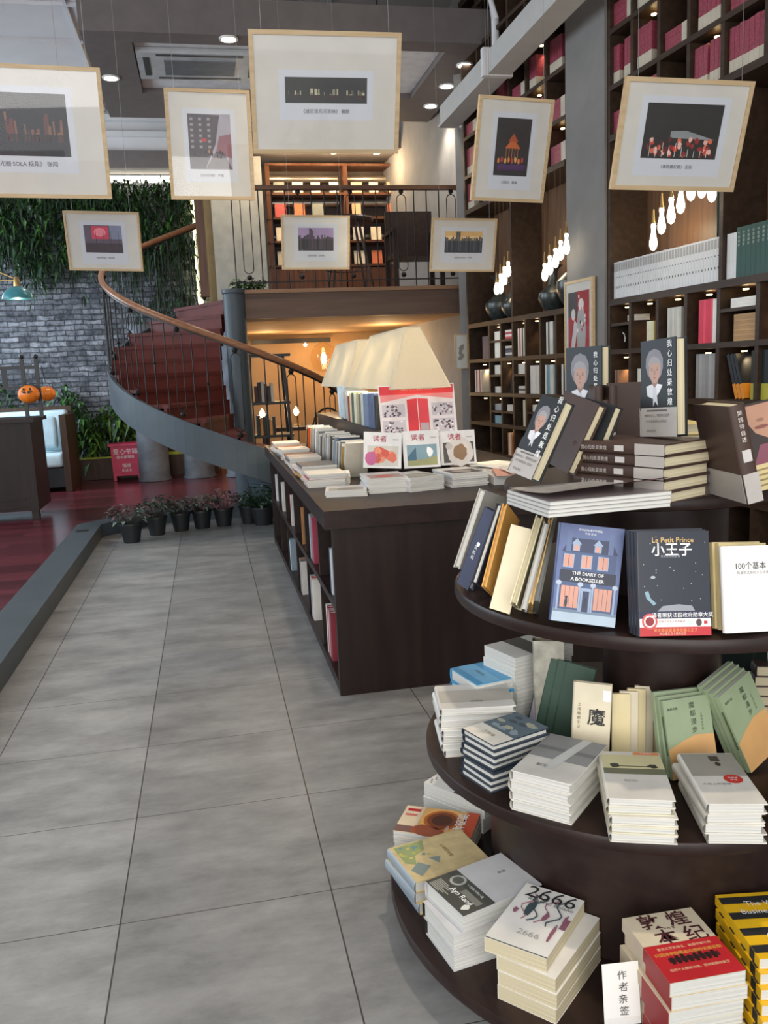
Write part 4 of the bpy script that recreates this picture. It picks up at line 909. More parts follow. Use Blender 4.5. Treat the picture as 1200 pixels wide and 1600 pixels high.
hangpic('largest hanging picture, wide night panorama with a big white mount',(.671,4.315,2.829),(-.02,.365,-.002),.72,.531,(cm('2c2d2c'),nightcity(bright=26,base=.32,tall=.25,cols=('8a8a70','b8b090','5a5a50'))),'《遮百莲东河赏映》 巍鹏',.021,pw=.55,ph=.21,py=.03,fw=.020)
hangpic('portrait framed photograph of a lit pavilion at night, left of the pier',(1.799,4.828,2.708),(.062,.263,.024),.45,.546,(cm('2a2628'),temple),'《夜韵》 薛晨',.017,pw=.46,ph=.55,py=.03,fw=.018)
hangpic('wide framed photograph of red lanterned crowd in front of the bookcase',(2.223,3.762,2.51),(-.047,.307,.028),.62,.471,(cm('25221e'),crowd),'《黄鹤楼灯景》 彭影',.018,pw=.60,ph=.49,py=.04,fw=.020)
hangpic('small framed photograph with a pink red square, hung over the stairs',(-.612,6.313,2.465),(-.126,.289,.051),.50,.391,(cm('5a5260'),lantern),'《夜的中街》 温志国',.014,pw=.50,ph=.46,py=.04,fw=.014)
hangpic('small framed purple skyline photograph hung before the mezzanine railing',(.862,6.386,2.451),(.049,.217,.009),.50,.378,(cm('2a2430'),skyline('a08ab0',['1e1a20','3a2c34','4a3c40'],26,.5,None,.35)),'《城市印象》 赵光辉',.014,pw=.52,ph=.42,py=.06,fw=.014)
hangpic('small framed sunset city photograph hung nearest the far pier',(1.971,6.362,2.414),(-.041,.24,.025),.50,.384,(cm('2c3038'),skyline('d8b070',['262a30','3c4048','50505a'],34,.55,'e8c890',.33)),'《晨曦中的城市》 李明',.014,pw=.58,ph=.40,py=.06,fw=.014)
def opera(b,x0,x1,y0,y1):
    w=x1-x0;h=y1-y0
    b.rect(x0,x1,y0,y1,Z0,cm('a01c28')); b.rect(x0,x0+w*.45,y0+h*.62,y1,Z0+1e-5,cm('4a4448'))
    b.ell(x0+w*.62,y0+h*.38,w*.22,h*.42,Z0+2e-5,cm('a8a4a2'),20); b.ell(x0+w*.62,y0+h*.80,w*.13,h*.09,Z0+4e-5,cm('d8d2cc'),16)
    b.ell(x0+w*.25,y0+h*.66,w*.10,h*.09,Z0+3e-5,cm('cfc8c0'),14); b.poly([(x0+w*.1,y0+h*.1),(x0+w*.3,y0+h*.1),(x0+w*.45,y0+h*.5),(x0+w*.3,y0+h*.58)],Z0+3e-5,cm('c8c2be'))
    for i in range(12): b.ell(x0+w*(.45+.4*random.random()),y0+h*random.uniform(.2,.95),w*.03,h*.03,Z0+6e-5,cm(random.choice(['e6e2de','2a2628','c02832'])),8)
c=wp(6.06,-.055,1.80)
M=frame(c,-WS,(0,0,1),-WN)
hangpic('red and grey figure print in a pale frame leaning on the grey pier',None,None,.44,.68,(cm('a01c28'),opera),None,fw=.022,pw=.74,ph=.74,py=.0,wires=False,M=M,paper=False)

# ------------------------------------------------------------------ long display table with book riser
TX0,TX1,TY0,TY1,TZ=.515,1.95,3.80,7.75,.89
dt=thing('display_table','long dark walnut display table with open book shelves in its side','table')
b=MB(); b.box(TX0-.035,TX1+.035,TY0-.02,TY1+.03,TZ-.085,TZ,DARK); b.build('table_top',dt)
b=MB(); b.box(TX0,TX1,TY0,TY0+.035,.0,TZ-.086,DARKZ); b.build('end_panel',dt)
b=MB(); b.box(TX0,TX1,TY1-.035,TY1,.0,TZ-.086,DARKZ); b.build('end_panel',dt)
b=MB(); b.box(TX0+.34,TX0+.37,TY0+.036,TY1-.036,.0,TZ-.086,DARKZ); b.build('back_panel',dt)
b=MB(); b.box(TX1-.03,TX1,TY0+.036,TY1-.036,.0,TZ-.086,DARKZ); b.build('side_panel',dt)
for z in(.045,.43):
    b=MB(); b.box(TX0+.004,TX0+.339,TY0+.036,TY1-.036,z-.045 if z<.1 else z-.03,z+.005,DARK); b.build('shelf',dt)
dv=[4.45,5.1,5.75,6.4,7.05]
for y in dv:
    for za,zb in((.051,.399),(.436,TZ-.087)):
        b=MB(); b.box(TX0+.012,TX0+.339,y,y+.03,za,zb,DARK); b.build('divider',dt)
rsr=thing('book_riser','narrow dark raised shelf running along the middle of the display table','shelf')
RX0,RX1,RY0,RY1,RZ=.96,1.36,4.72,7.70,1.165
b=MB(); b.box(RX0,RX1,RY0,RY1,RZ-.03,RZ,DARK); b.build('top',rsr)
b=MB(); b.box(RX0+.01,RX1-.01,RY0+.01,RY1-.01,TZ+.001,RZ-.031,DARK); b.build('body',rsr)

def book3(name,M,w,h,t,cov,page,label,group=None,hard=True,art=None,spine=None,cat='book',curl=0):
    """a near book: cover, page block and printed matter are parts. local x 0..w from spine, y 0..h, z 0..t"""
    o=thing(name,label,cat,M=M,group=group)
    key=('b3',round(w,3),round(h,3),round(t,4),cov.name,page.name,hard,(spine or cov).name)
    if key not in _bc:
        b=MB(); 
        if hard:
            c=.0028; b.box(0,w,0,h,0,c,cov); b.box(0,w,0,h,t-c,t,cov)
            n=6; pr=[]
            for i in range(n+1):
                a=-PI/2+PI*i/n; pr.append((-.0045*math.cos(a)*1.2,t/2+(t/2)*math.sin(a)))
            vs=[(x,y,z) for y in(0,h) for x,z in pr]+[(.004,0,c),(.004,h,c)]
            b.add([(x,y,z) for y in(0,h) for x,z in pr],[(i,i+1,n+2+i,n+1+i) for i in range(n)],spine or cov,True)
            p=MB(); p.box(.001,w-.006,.004,h-.004,c,t-c,page)
        else:
            c=.0007; b.box(0,w,0,h,0,c,cov); b.box(0,w,0,h,t-c,t,cov); b.box(-.0004,c,0,h,c,t-c,spine or cov)
            p=MB(); p.box(c,w-.0008,.0008,h-.0008,c,t-c,page)
        _bc[key]=(b.mesh('cover'),p.mesh('pages'))
    a,p=_bc[key]; co=mkobj('cover',a,o); po=mkobj('pages',p,o)
    if art:
        art(o,w,h,t)
        for c in list(o.children):
            if c not in (co,po) and c.name.split('.')[0]!='paper_band': c.parent=co   # printed matter belongs to the cover
    return o
def quadM(BL,BR,TL,sgn=1):
    ex=(BR-BL); w=ex.length; ex=ex.normalized(); ey=TL-BL; ey=ey-ex*ey.dot(ex); h=ey.length; ey=ey.normalized()
    ez=ex.cross(ey); return ex,ey,ez,w,h
def zat(base,toppx):
    """height where the ray through toppx passes closest to the vertical through base"""
    d=ray(*toppx); t=(d.x*(base.x-CAM.x)+d.y*(base.y-CAM.y))/(d.x**2+d.y**2); return CAM.z+d.z*t
RR=random.Random(3)
def stack(zb,base,top,n,name,cov,page,desc,where,group,hard=True,art=None,spine=None,tops=None,jx=.004,ja=.02,pxz=None,step=(0,0),lift=0,pool=None,dims=None,toplabel=None,cat='book'):
    """top: dict of cover corner pixels of the uppermost book; base: (corner, pixel where its vertical edge meets the surface)"""
    if pxz is None:
        P0=atZ(*base[1],zb); zt=zat(P0,top[base[0]])
    else: zt=pxz
    c={k:atZ(*v,zt) for k,v in top.items()}
    if 'BL' not in c: c['BL']=c['BR']+c['TL']-c['TR']
    if 'BR' not in c: c['BR']=c['BL']+c['TR']-c['TL']
    if 'TL' not in c: c['TL']=c['BL']+c['TR']-c['BR']
    ex,ey,ez,w,h=quadM(c['BL'],c['BR'],c['TL'])
    if dims: w,h=dims
    if ez.z<0: print('MIRROR',desc)
    t=(zt-zb-.0004*n)/n
    print('STACK %-28s zt %.3f w %.3f h %.3f t %.3f n %d'%(desc[:28],zt,w,h,t,n))
    out=[]
    for i in range(n):
        k=n-1-i  # k: index counted from the top
        a=0 if k==0 else RR.uniform(-ja,ja); R=Matrix.Rotation(a,3,'Z'); o=c['BL']+Vector((0,0,zb-zt+(t+.0004)*i+.0002))
        if k: o=o+Vector((RR.uniform(-jx,jx)+step[0]*k,RR.uniform(-jx,jx)+step[1]*k,0))
        cv=cov if not pool else pool[i%len(pool)]
        if n==1: lab=desc+' '+where
        else: lab=f'{desc}, top of its stack {where}' if k==0 else f'{desc}, {ordn(k+1)} from the top, {where}'
        if k==0 and toplabel: lab=toplabel
        M=frame(o,R@ex,R@ey,Vector((0,0,1)))
        out.append(book3(name,M,w,h,t,cv,page,lab,group if n>1 else None,hard,art if k==0 else None,spine,cat=cat))
    return out,(c['BL'],ex,ey,w,h,t,zt)
def lean(zb,BLp,BRp,TLp,h,t,name,cov,page,label,group=None,hard=True,art=None,spine=None,cat='book',w=None,tau=.2,head=None,keep=False):
    """standing book: bottom corners of its front cover on height zb; tau = lean back; the TL pixel fixes the side lean"""
    BL=atZ(*BLp,zb)
    if head is None: ex0=(atZ(*BRp,zb)-BL); w0=ex0.length; ex0.normalize()
    else:
        a=math.radians(head); ex0=Vector((math.cos(a),math.sin(a),0))
        k=(BRp[0]-600)/FPX; A=BL-CAM; n_=RGT-FWD*k; w0=-A.dot(n_)/ex0.dot(n_)
    back=Vector((-ex0.y,ex0.x,0)); 
    if back.dot(BL-CAM)<0: back=-back
    u=Vector((0,0,math.cos(tau)))+back*math.sin(tau); n_=ex0.cross(u); d=ray(*TLp)
    P=CAM+d*((BL-CAM).dot(n_)/d.dot(n_))
    ey=(P-BL); hh=ey.length; ey.normalize(); ex=(ex0-ey*ex0.dot(ey)).normalized(); ez=ex.cross(ey); w=w or w0
    if keep: hh=h
    print('LEAN %-40s w %.3f h %.3f side %.2f'%(label[:40],w,hh,math.asin(ey.dot(ex0))))
    M=frame(BL-ez*t,ex,ey,ez); low=min((M@Vector((x,0,z))).z for x in(0,w) for z in(0,t)); M.translation.z+=zb+.0003-low
    return book3(name,M,w,hh,t,cov,page,label,group,hard,art,spine,cat=cat),M
def art_obj(o,fn,name='cover_print'):
    b=MB(); fn(b); return b.build(name,o)
def shiftcopy(o,vec,label,rot=0,group=None):
    c=copy_tree(o); c.matrix_world=Matrix.Translation(Vector(vec))@c.matrix_world@Matrix.Rotation(rot,4,'Y'); c['label']=label; chk(label); return c

# ------------------------------------------------------------------ round tiered table
RT=(1.075,1.972)
TIERS=[(1.205,.352,(0,0)),(.945,.522,(0,0)),(.525,.552,(0,0)),(.130,.722,(0,0))]
TIERS=[(1.208,.343,(1.067,1.986)),(.948,.522,(1.105,1.965)),(.522,.556,(1.055,1.992)),(.130,.728,(1.11,1.965))]
rt=thing('tiered_table','round dark wooden four tier book table in the right foreground','table',loc=(RT[0],RT[1],0))
RTW=wood('round_table_walnut',(.016,.008,.0065),(.026,.014,.011),.38,2,'Y')
for i,(z,r,c) in enumerate(TIERS):
    cx,cy=c[0]-RT[0],c[1]-RT[1]
    b=MB(); b.lathe([(r-.012,z-.034),(r-.002,z-.031),(r,z-.024),(r,z-.008),(r-.003,z-.002),(r-.012,z)],(cx,cy,0),RTW,96); b.build('tier_disc',rt)
for za,zb,r,xx in((.0,.095,.60,0),(.131,.487,.41,0),(.523,.913,.15,.05),(.949,1.173,.20,0)):
    b=MB(); b.lathe([(r,za),(r,zb)],(xx,0,0),RTW,64); b.build('drum',rt)
Z1_,Z2_,Z3_,Z4_=[t[0] for t in TIERS]
YEL=cm('e6b520',.4); 
# ---- lowest tier
def art2666(o,w,h,t):
    def f(b):
        rr=random.Random(5); z=t+.0006; P=cm('8a5a68'); D=cm('3c4a4e')
        for k in range(4):
            x=w*(.25+.17*k); pts=[(x+.012*math.sin(j*1.1+k),h*(.86-.055*j),z) for j in range(9)]; b.tube(pts,.0012+.0006*(k%2),D if k%2 else P,4)
        for x,y,a,c,r_ in((.33,.62,.013,.028,D),(.14,.52,.008,.012,P),(.62,.55,.007,.02,P),(.86,.34,.006,.03,P),(.92,.6,.006,.018,P),(.30,.80,.006,.014,D)):
            b.ell(w*x,h*y,a*.7,c,z+.0008,r_,12,jit=.25)
        b.rect(.0,w,0,h*.012,z,D); b.rect(w*.90,w,h*.45,h*.62,z,P)
    art_obj(o,f); text('2666',.062,INK,o,w*.52,h*.88,t+.0022,sx=1.0); text('Roberto Bolaño',.017,cm('6a6a6a'),o,w*.58,h*.76,t+.0022); text('2666',.026,cm('9a9a98'),o,w*.55,h*.24,t+.0012)
W26=mat('ivory_cover',(.72,.69,.64),.4)
_,q=stack(Z4_,('BR',(887,1602)),{'BR':(868,1530),'BL':(776,1492),'TR':(948,1438)},3,'book',W26,PAGEC,'thick ivory novel','with black title numerals','2666 novels on the lowest tier',hard=False,jx=.004,toplabel='thick ivory novel just beneath the topmost black numeral copy')
stack(q[6]+.0005,('BR',(860,1532)),{'BR':(854,1498),'BL':(757,1463),'TR':(931,1413)},1,'book',W26,PAGEC,'thick ivory novel with large thin black numerals','on the lowest tier',None,hard=False,art=art2666,pxz=q[6]+q[5]+.001)
def artRand(o,w,h,t):
    def f(b):
        z=t+.0004; b.rect(0,w,.0,h*.40,z,cm('4a4a44')); b.ell(w*.25,h*.30,w*.13,w*.13,z+.0002,cm('a8a8a0'),20); b.ell(w*.25,h*.30,w*.09,w*.09,z+.0003,cm('5a5a54'),20)
        b.rect(w*.5,w*.92,h*.20,h*.28,z+.0002,cm('77776f')); b.ell(w*.85,h*.10,.010,.012,z+.0003,cm('d8d8d0'),12,jit=.2)
        for i in range(7): b.rect(w*.06,w*(.3+.08*(i%3)),h*(.02+i*.022),h*(.032+i*.022),z+.0003,cm('a8a89c'))
    art_obj(o,f); text('Ayn Rand',.021,WINK,o,w*.60,h*.16,t+.0012,bold=.0004); text('源\n泉',.010,INK,o,w*.42,h*.78,t+.001); text('一代伟大的小说',.009,WINK,o,w*.62,h*.34,t+.0012)
RG=mat('pale_grey_cover',(.52,.51,.51),.35)
_,q=stack(Z4_,('BR',(708,1517)),{'BR':(708,1463),'BL':(661,1408),'TR':(832,1412)},2,'book',RG,PAGE,'thick pale grey novel','beside the ivory pile','pale grey thick novels',hard=True,jx=.006,ja=.04,spine=BLK,toplabel='middle thick pale grey novel of the three beside the ivory pile')
stack(q[6]+.0005,('BR',(724,1460)),{'BR':(724,1432),'BL':(665,1377),'TR':(845,1380)},1,'book',RG,PAGE,'thick grey novel with black band printed Ayn Rand','on the lowest tier',None,art=artRand,pxz=q[6]+q[5]+.001)
def artMap(o,w,h,t):
    def f(b):
        rr=random.Random(9); z=t+.0004
        b.poly([(w*.05,h*.95),(w*.45,h*.97),(w*.38,h*.72),(w*.22,h*.62),(w*.16,h*.4),(w*.05,h*.5)],z,cm('8f9a6a'))
        b.poly([(w*.05,h*.30),(w*.2,h*.45),(w*.3,h*.28),(w*.12,h*.1)],z+.0001,cm('7c8a86')); b.poly([(w*.35,h*.5),(w*.5,h*.45),(w*.42,h*.3)],z+.0001,cm('7c8a86'))
        for i in range(14): b.ell(w*rr.uniform(.08,.42),h*rr.uniform(.55,.95),.006,.005,z+.0002+i*1e-5,cm(['a7aa5a','6f8a8c','c4b868'][i%3]),8,jit=.3)
    art_obj(o,f); text('山海经地理',.013,cm('8a6a3a'),o,w*.62,h*.55,t+.001,rz=-PI/2)
YM=mat('straw_map_cover',(.60,.47,.24),.35,var=.15,scale=30)
stack(Z4_,('BL',(641,1431)),{'BL':(650,1379),'TL':(634,1318),'BR':(768,1344)},3,'book',YM,PAGE,'straw yellow map covered book','left of the grey novels','straw yellow map books',art=artMap,spine=cm('8c97a0'),jx=.008,ja=.05)
def artEarth(o,w,h,t):
    def f(b):
        z=t+.0004
        b.rect(0,w,h*.82,h,z,cm('c8502c')); b.rect(0,w,h*.26,h*.84,z,cm('d8a868'))
        for k,(r,c) in enumerate(((.064,'e8b060'),(.054,'b86428'),(.044,'7a3c1c'),(.030,'4c2818'))): b.ell(w*.42,h*.55,r,r,z+.0001*(k+1),cm(c),28,jit=.02)
        b.ell(w*.85,h*.42,.03,.05,z+.0002,cm('9a5034'),14,jit=.1)
        b.rect(w*.1,w*.2,h*.04,h*.22,z,RED); b.rect(w*.3,w*.38,h*.04,h*.2,z,cm('c8706a')); b.rect(w*.75,w*.98,0,h*.28,z,cm('7a5a50'))
    art_obj(o,f); text('流浪地球',.034,WINK,o,w*.54,h*.80,t+.0012,bold=.0006); text('刘慈欣',.010,WINK,o,w*.7,h*.66,t+.0012)
stack(Z4_,('BR',(618,1334)),{'TL':(754,1264),'TR':(745,1312),'BL':(637,1258),'BR':(614,1298)},4,'book',cm('dcc8a8'),PAGE,'orange covered science fiction paperback','at the left rim','orange planet paperbacks',hard=False,art=artEarth,jx=.005)
def artDot(o,w,h,t):
    def f(b):
        z=t+.0004; b.ell(w*.35,h*.22,.012,.012,z,cm('d86a6a'),18); b.rect(w*.0,w,h*.5,h*.8,z,cm('4a4644'))
        rr=random.Random(2)
        for i in range(9): b.rect(w*(.05+.1*i),w*(.09+.1*i),h*(.03+.02*(i%3)),h*(.06+.02*(i%3)),z,INK)
    art_obj(o,f)
stack(Z4_,('BR',(664,1266)),{'BR':(662,1222),'BL':(690,1205),'TR':(748,1263)},2,'book',WHT,PAGE,'white paperback with a pink dot','partly under the tier above','white dotted paperbacks',hard=False,art=artDot,jx=.003)
def artDH(o,w,h,t):
    def f(b): 
        b.rect(-.0005,w+.0003,0,h*.52,t+.0008,RED); b.box(-.0016,-.0008,0,h*.52,0,t,cm('8e2226'))
        b.rect(w*.18,w*.86,h*.25,h*.31,t+.0012,cm('4a1a1c'))
        for i in range(8): b.rect(w*(.20+.08*i),w*(.25+.08*i),h*.225,h*(.32+.015*(i%3)),t+.0014,cm('2a1416'))
    art_obj(o,f,'paper_band'); text('敦 煌',.050,cm('4a2228'),o,w*.5,h*.87,t+.001,bold=.0018); text('本 纪',.050,cm('4a2228'),o,w*.58,h*.62,t+.0006,bold=.0018)
    text('叶舟 著',.008,cm('4a2228'),o,w*.5,h*.74,t+.001)
    text('鲁迅文学奖得主、敦煌作家叶舟',.0085,cm('e8c8a0'),o,w*.5,h*.45,t+.0014); text('只因诗中隐隐出与他的长篇巨制',.0105,cm('e8b850'),o,w*.5,h*.37,t+.0014); text('他将个人献给大地，将诗歌献给星空',.008,cm('e8c8a0'),o,w*.5,h*.15,t+.0014)
DHC=mat('cream_calligraphy_cover',(.62,.53,.38),.4)
dh_,_q=stack(Z4_,('BL',(1052,1668)),{'TL':(996,1431),'TR':(1104,1414),'BR':(1166,1516),'BL':(1047,1537)},6,'book',DHC,PAGE,'cream novel with red paper band','by the white sign','cream novels with red bands',hard=False,art=artDH,jx=.004,spine=cm('b9a893'))
for ob in dh_[:-1]:
    b=MB(); b.box(-.0014,-.0006,0,_q[4]*.52,.0006,_q[5]-.0006,cm('8e2226')); b.build('paper_band',ob)
def artYB(o,w,h,t):
    def f(b):
        for i in range(4): b.rect(w*(.0),w,h*(.08+.25*i),h*(.19+.25*i),t+.0005,INK)
        b.box(-.001,-.0005,h*.1,h*.2,0,t,INK)
        b.ell(w*.5,h*.26,.03,.03,t+.001,WINK,20); b.ell(w*.5,h*.26,.02,.02,t+.0014,cm('b8301c'),20)
    art_obj(o,f); text('The Wild\nBusiness 生意',.022,WINK,o,w*.6,h*.75,t+.0016)
for k in range(6):
    M0=atZ(1178,1530,.30); 
YBs=[]
for k in range(8):
    z=.131+k*.024; 
    base=Vector((1.085-.004*k,1.30+.0*k,z)) if False else atZ(1176,1520,.32); base=Vector((base.x+.006*(7-k)*(-1)+.035,base.y-.012*(7-k)+.028,z))
    ex=Vector((.985,-.17,0)).normalized(); ey=Vector((.17,.985,0)).normalized()
    o=book3('book',frame(base+Vector((0,-.0,0)),ex,ey,Vector((0,0,1))),.15,.21,.0235,YEL,PAGE,('yellow and black striped book at the right photo edge, top one' if k==7 else f'yellow and black striped book at the right photo edge, {ordn(8-k)} from top'),'yellow black striped books',False,artYB)
# handwritten sign in a clear stand
P=atZ(974,1602,.131); sg=thing('paper_sign','white handwritten paper sign standing between the ivory and red banded books','sign',M=frame(P+Vector((-.042,-.0,0)),Vector((1,-.12,0)).normalized(),(0,0.12,.993)))
b=MB(); b.box(0,.078,.004,.138,0,.0006,WHT); b.build('paper',sg)
[text(ch,.021,INK,sg,.042+.002*(i%2),.112-.0255*i,.0012,rz=.05*(-1)**i,name='handwriting') for i,ch in enumerate('作者亲签')]; b=MB(); b.box(-.002,.080,0,.022,.0016,.003,GLASS); b.box(-.002,.08,0,.003,-.03,.0016,GLASS); b.build('clear_holder',sg)

# ---- third tier
def artPlain(c1,y0,y1,c2=None,label=None,sz=.012):
    def g(o,w,h,t):
        def f(b):
            b.rect(0,w,h*y0,h*y1,t+.0004,cm(c1))
            if c2: b.rect(w*.08,w*.5,h*.6,h*.66,t+.0006,cm(c2))
        art_obj(o,f)
        if label: text(label,sz,cm('6a6660'),o,w*.5,h*.25,t+.001)
    return g
IV=mat('ivory_white_cover',(.66,.63,.57),.32)
stack(Z3_,None,{'BL':(757,1008),'TL':(793,994),'BR':(822,1036)},6,'book',WHT,PAGE,'white paperback','far left of the third tier','white paperbacks at the far left of the third tier',hard=False,pxz=.725,art=artPlain('4a4a4a',.3,.6),dims=(.14,.205))
stack(Z3_,None,{'BL':(704,1044),'TL':(750,1031),'BR':(767,1084)},4,'book',cm('4a9ac8',.3),PAGE,'bright blue book','behind the white left pile','bright blue books',hard=True,pxz=.665,art=artPlain('7ab8dc',.1,.35,'e8f0f4','蓝色时光'),dims=(.15,.21))
stack(Z3_,('BL',(692,1183)),{'BL':(690,1108),'BR':(806,1102),'TL':(678,1072),'TR':(798,1068)},7,'book',IV,PAGE,'white hardback','at the left rim of the third tier','white hardbacks at the third tier rim',art=artPlain('b9b2a6',.25,.75,None,'博物志'),jx=.006,ja=.03,pool=[IV,WHT])
def artSea(o,w,h,t):
    def f(b):
        z=t+.0004; b.rect(0,w,h*.36,h,z,cm('5a6a74')); rr=random.Random(4)
        for i in range(16): b.ell(w*rr.uniform(.1,.9),h*rr.uniform(.42,.92),.014,.008,z+.0001+i*1e-5,cm(['8a9aa0','3f4e58','a8a890'][i%3]),10,jit=.25)
        b.rect(0,w,0,h*.36,z,cm('e6e0d2'))
    art_obj(o,f); text('文学课',.014,cm('8a7a50'),o,w*.5,h*.2,t+.001)
stack(Z3_,('BR',(760,1240)),{'BL':(723,1138),'BR':(771,1165),'TR':(872,1144)},7,'book',cm('2a3440',.35),PAGE,'navy edged hardback','second pile from the left','navy edged hardbacks on the third tier',art=artSea,jx=.007,ja=.05)
def artSilver(o,w,h,t):
    def f(b):
        z=t+.0004; b.rect(0,w,h*.42,h,z,cm('8f8f8e')); b.poly([(w*.35,h*.2),(w*.55,h*.2),(w*.75,h),(w*.6,h)],z+.0002,cm('c8c8c4')); b.rect(0,w,h*.62,h*.7,z+.0001,cm('77777a'))
    art_obj(o,f); text('繁花',.014,cm('6a6a68'),o,w*.35,h*.25,t+.001)
stack(Z3_,('BR',(892,1292)),{'BL':(799,1203),'BR':(893,1226),'TR':(955,1166)},4,'book',IV,PAGE,'thick white hardback with silver grey jacket','third pile from the left','thick white hardbacks',art=artSilver,jx=.005,ja=.04)
def artTrees(o,w,h,t):
    def f(b):
        z=t+.0004; b.rect(0,w,h*.50,h*.62,z,cm('6f7058')); b.rect(0,w,h*.62,h*.92,z,cm('cfc69a')); b.rect(w*.22,w*.8,h*.66,h*.675,z+.0002,cm('4a4a3c'))
        for x in(.2,.82): b.ell(w*x,h*.68,.011,.009,z+.0003,cm('3c3e34'),12,jit=.25)
        b.rect(w*.55,w*.98,h*.93,h*.985,z+.0002,cm('e08848'))
    art_obj(o,f); text('我们仨',.010,cm('8a8878'),o,w*.40,h*.36,t+.001); text('三联书店',.0065,WINK,o,w*.76,h*.957,t+.001)
stack(Z3_,('BR',(1058,1318)),{'BL':(952,1247),'BR':(1056,1251),'TL':(960,1174),'TR':(1054,1177)},5,'book',mat('pale_yellow_ivory_cover',(.66,.62,.46),.35),PAGE,'pale yellow hardback with tree picture','in front of the cream fan','pale yellow hardbacks',art=artTrees,jx=.008,ja=.05,pool=[IV,mat('pale_yellow_ivory_cover',(.66,.62,.46),.35)])
def artOval(o,w,h,t):
    def f(b):
        z=t+.0004; b.rect(0,w,h*.52,h*.985,z,cm('9c968c')); b.ell(w*.70,h*.46,w*.17,h*.085,z+.0002,cm('c03028'),26,rot=-.15)
        b.rect(w*.50,w*.68,h*.82,h*.93,z+.0003,cm('4a3c3a')); b.ell(w*.6,h*.76,.006,.01,z+.0003,cm('3a302e'),10)
    art_obj(o,f); text('文学奖\n作品',.0075,WINK,o,w*.70,h*.46,t+.001); text('大地上的事情',.010,cm('8a8a86'),o,w*.35,h*.36,t+.001)
stack(Z3_,('BL',(1096,1318)),{'BL':(1108,1256),'BR':(1200,1256),'TL':(1061,1177),'TR':(1156,1176)},4,'book',IV,PAGE,'white hardback with red oval','right of the pale yellow pile','white hardbacks with red ovals',art=artOval,jx=.006,ja=.04)
# standing on the third tier
o,M=lean(Z3_,(838,1150),(884,1154),(834,1003),.26,.045,'book',mat('silver_gold_wrap',(.42,.40,.33),.25,.3,scale=25,var=.3),PAGEC,'tall shrink wrapped silver gilt volume standing behind the green hardbacks',head=-25,tau=.05)
GRN=mat('bottle_green_cloth',(.040,.080,.055),.5)
def artGreen(o,w,h,t):
    art_obj(o,lambda b:b.rect(-.0005,w+.0003,0,h*.62,t+.0008,cm('8d8794')),'paper_band'); text('诗选',.010,cm('8a9a80'),o,w*.6,h*.8,t+.001)
g0=None
for k in range(4):
    dx=13*k
    o,M=lean(Z3_,(824+dx,1148+int(3*k)),(868+dx,1168+int(3*k)),(848+dx,1034+3*k),.20,.016,'book',GRN,PAGEC,'green hardback with grey band leaning on the third tier, '+['front one','second one','third one','rearmost one'][k],'leaning green hardbacks',art=artGreen if k==0 else None,head=-38,tau=.12)
def artMo(o,w,h,t):
    def f(b): 
        z=t+.0003; b.box(w*.78,w*.98,h*.80,h*.93,z,z+.0006,WINK); b.ell(w*.13,h*.2,.005,.008,z+.0002,cm('a89878'),12)
    art_obj(o,f); text('魔',.044,INK,o,w*.62,h*.60,t+.001,bold=.0012); text('SHANGHAI',.011,INK,o,w*.62,h*.12,t+.001,bold=.0002); vtext('上海魔都手记',.009,cm('6a6048'),o,w*.14,h*.60,t+.001)
CRB=mat('warm_cream_cover',(.66,.58,.42),.4); YCR=mat('light_yellow_cover',(.70,.58,.32),.4)
lean(Z3_,(893,1197),(950,1212),(899,1069),.20,.02,'book',CRB,PAGEC,'cream book with a large black Chinese character on the third tier',art=artMo,head=-30,tau=.15)
for k in range(5):
    lean(Z3_,(956+12*k,1192-3*k),(984+12*k,1187-3*k),(957+12*k,1086-4*k),.205,.012,'book',[YCR,CRB][k%2],PAGEC,f'light yellow book in the leaning fan behind the pale pile, {ordn(k+1)} from left','light yellow leaning fan',hard=False,head=-18,tau=.15)
MD=mat('sage_green_cover',(.27,.33,.20),.4)
def artMD(o,w,h,t):
    def f(b):
        z=t+.0004; b.poly([(0,0),(w,0),(w,h*.50),(w*.6,h*.52),(w*.3,h*.46),(0,h*.38)],z,cm('c99a62')); 
        b.box(-.001,-.0005,h*.3,h*.8,t*.2,t*.6,cm('4a5a44'))
    art_obj(o,f); vtext('魔都漫步',.016,cm('3c4030'),o,w*.60,h*.74,t+.001,bold=.0003); text('魔都风情',.007,cm('3c4030'),o,w*.18,h*.88,t+.001); vtext('上海寻访手册',.006,cm('5a5c44'),o,w*.78,h*.68,t+.001)
for k in range(3):
    lean(Z3_,(1052-9*k,1222-4*k),(1124-9*k,1220-4*k),(1035-7*k,1098-6*k),.20,.014,'book',MD,PAGE,'sage green guidebook with orange foot, '+['front of the left trio','middle of the left trio','rear of the left trio'][k],'sage green guidebooks, left trio',hard=False,art=artMD if k==0 else None,head=2,tau=.25)
for k in range(4):
    lean(Z3_,(1174-9*k,1210-4*k),(1227-9*k,1190-4*k),(1123-9*k,1092-6*k),.205,.014,'book',MD,PAGE,'sage green guidebook tilted at right, '+['front one','second one','third one','rearmost one'][k],'sage green guidebooks, right group',hard=False,art=artMD if k==0 else None,head=18,tau=.25)
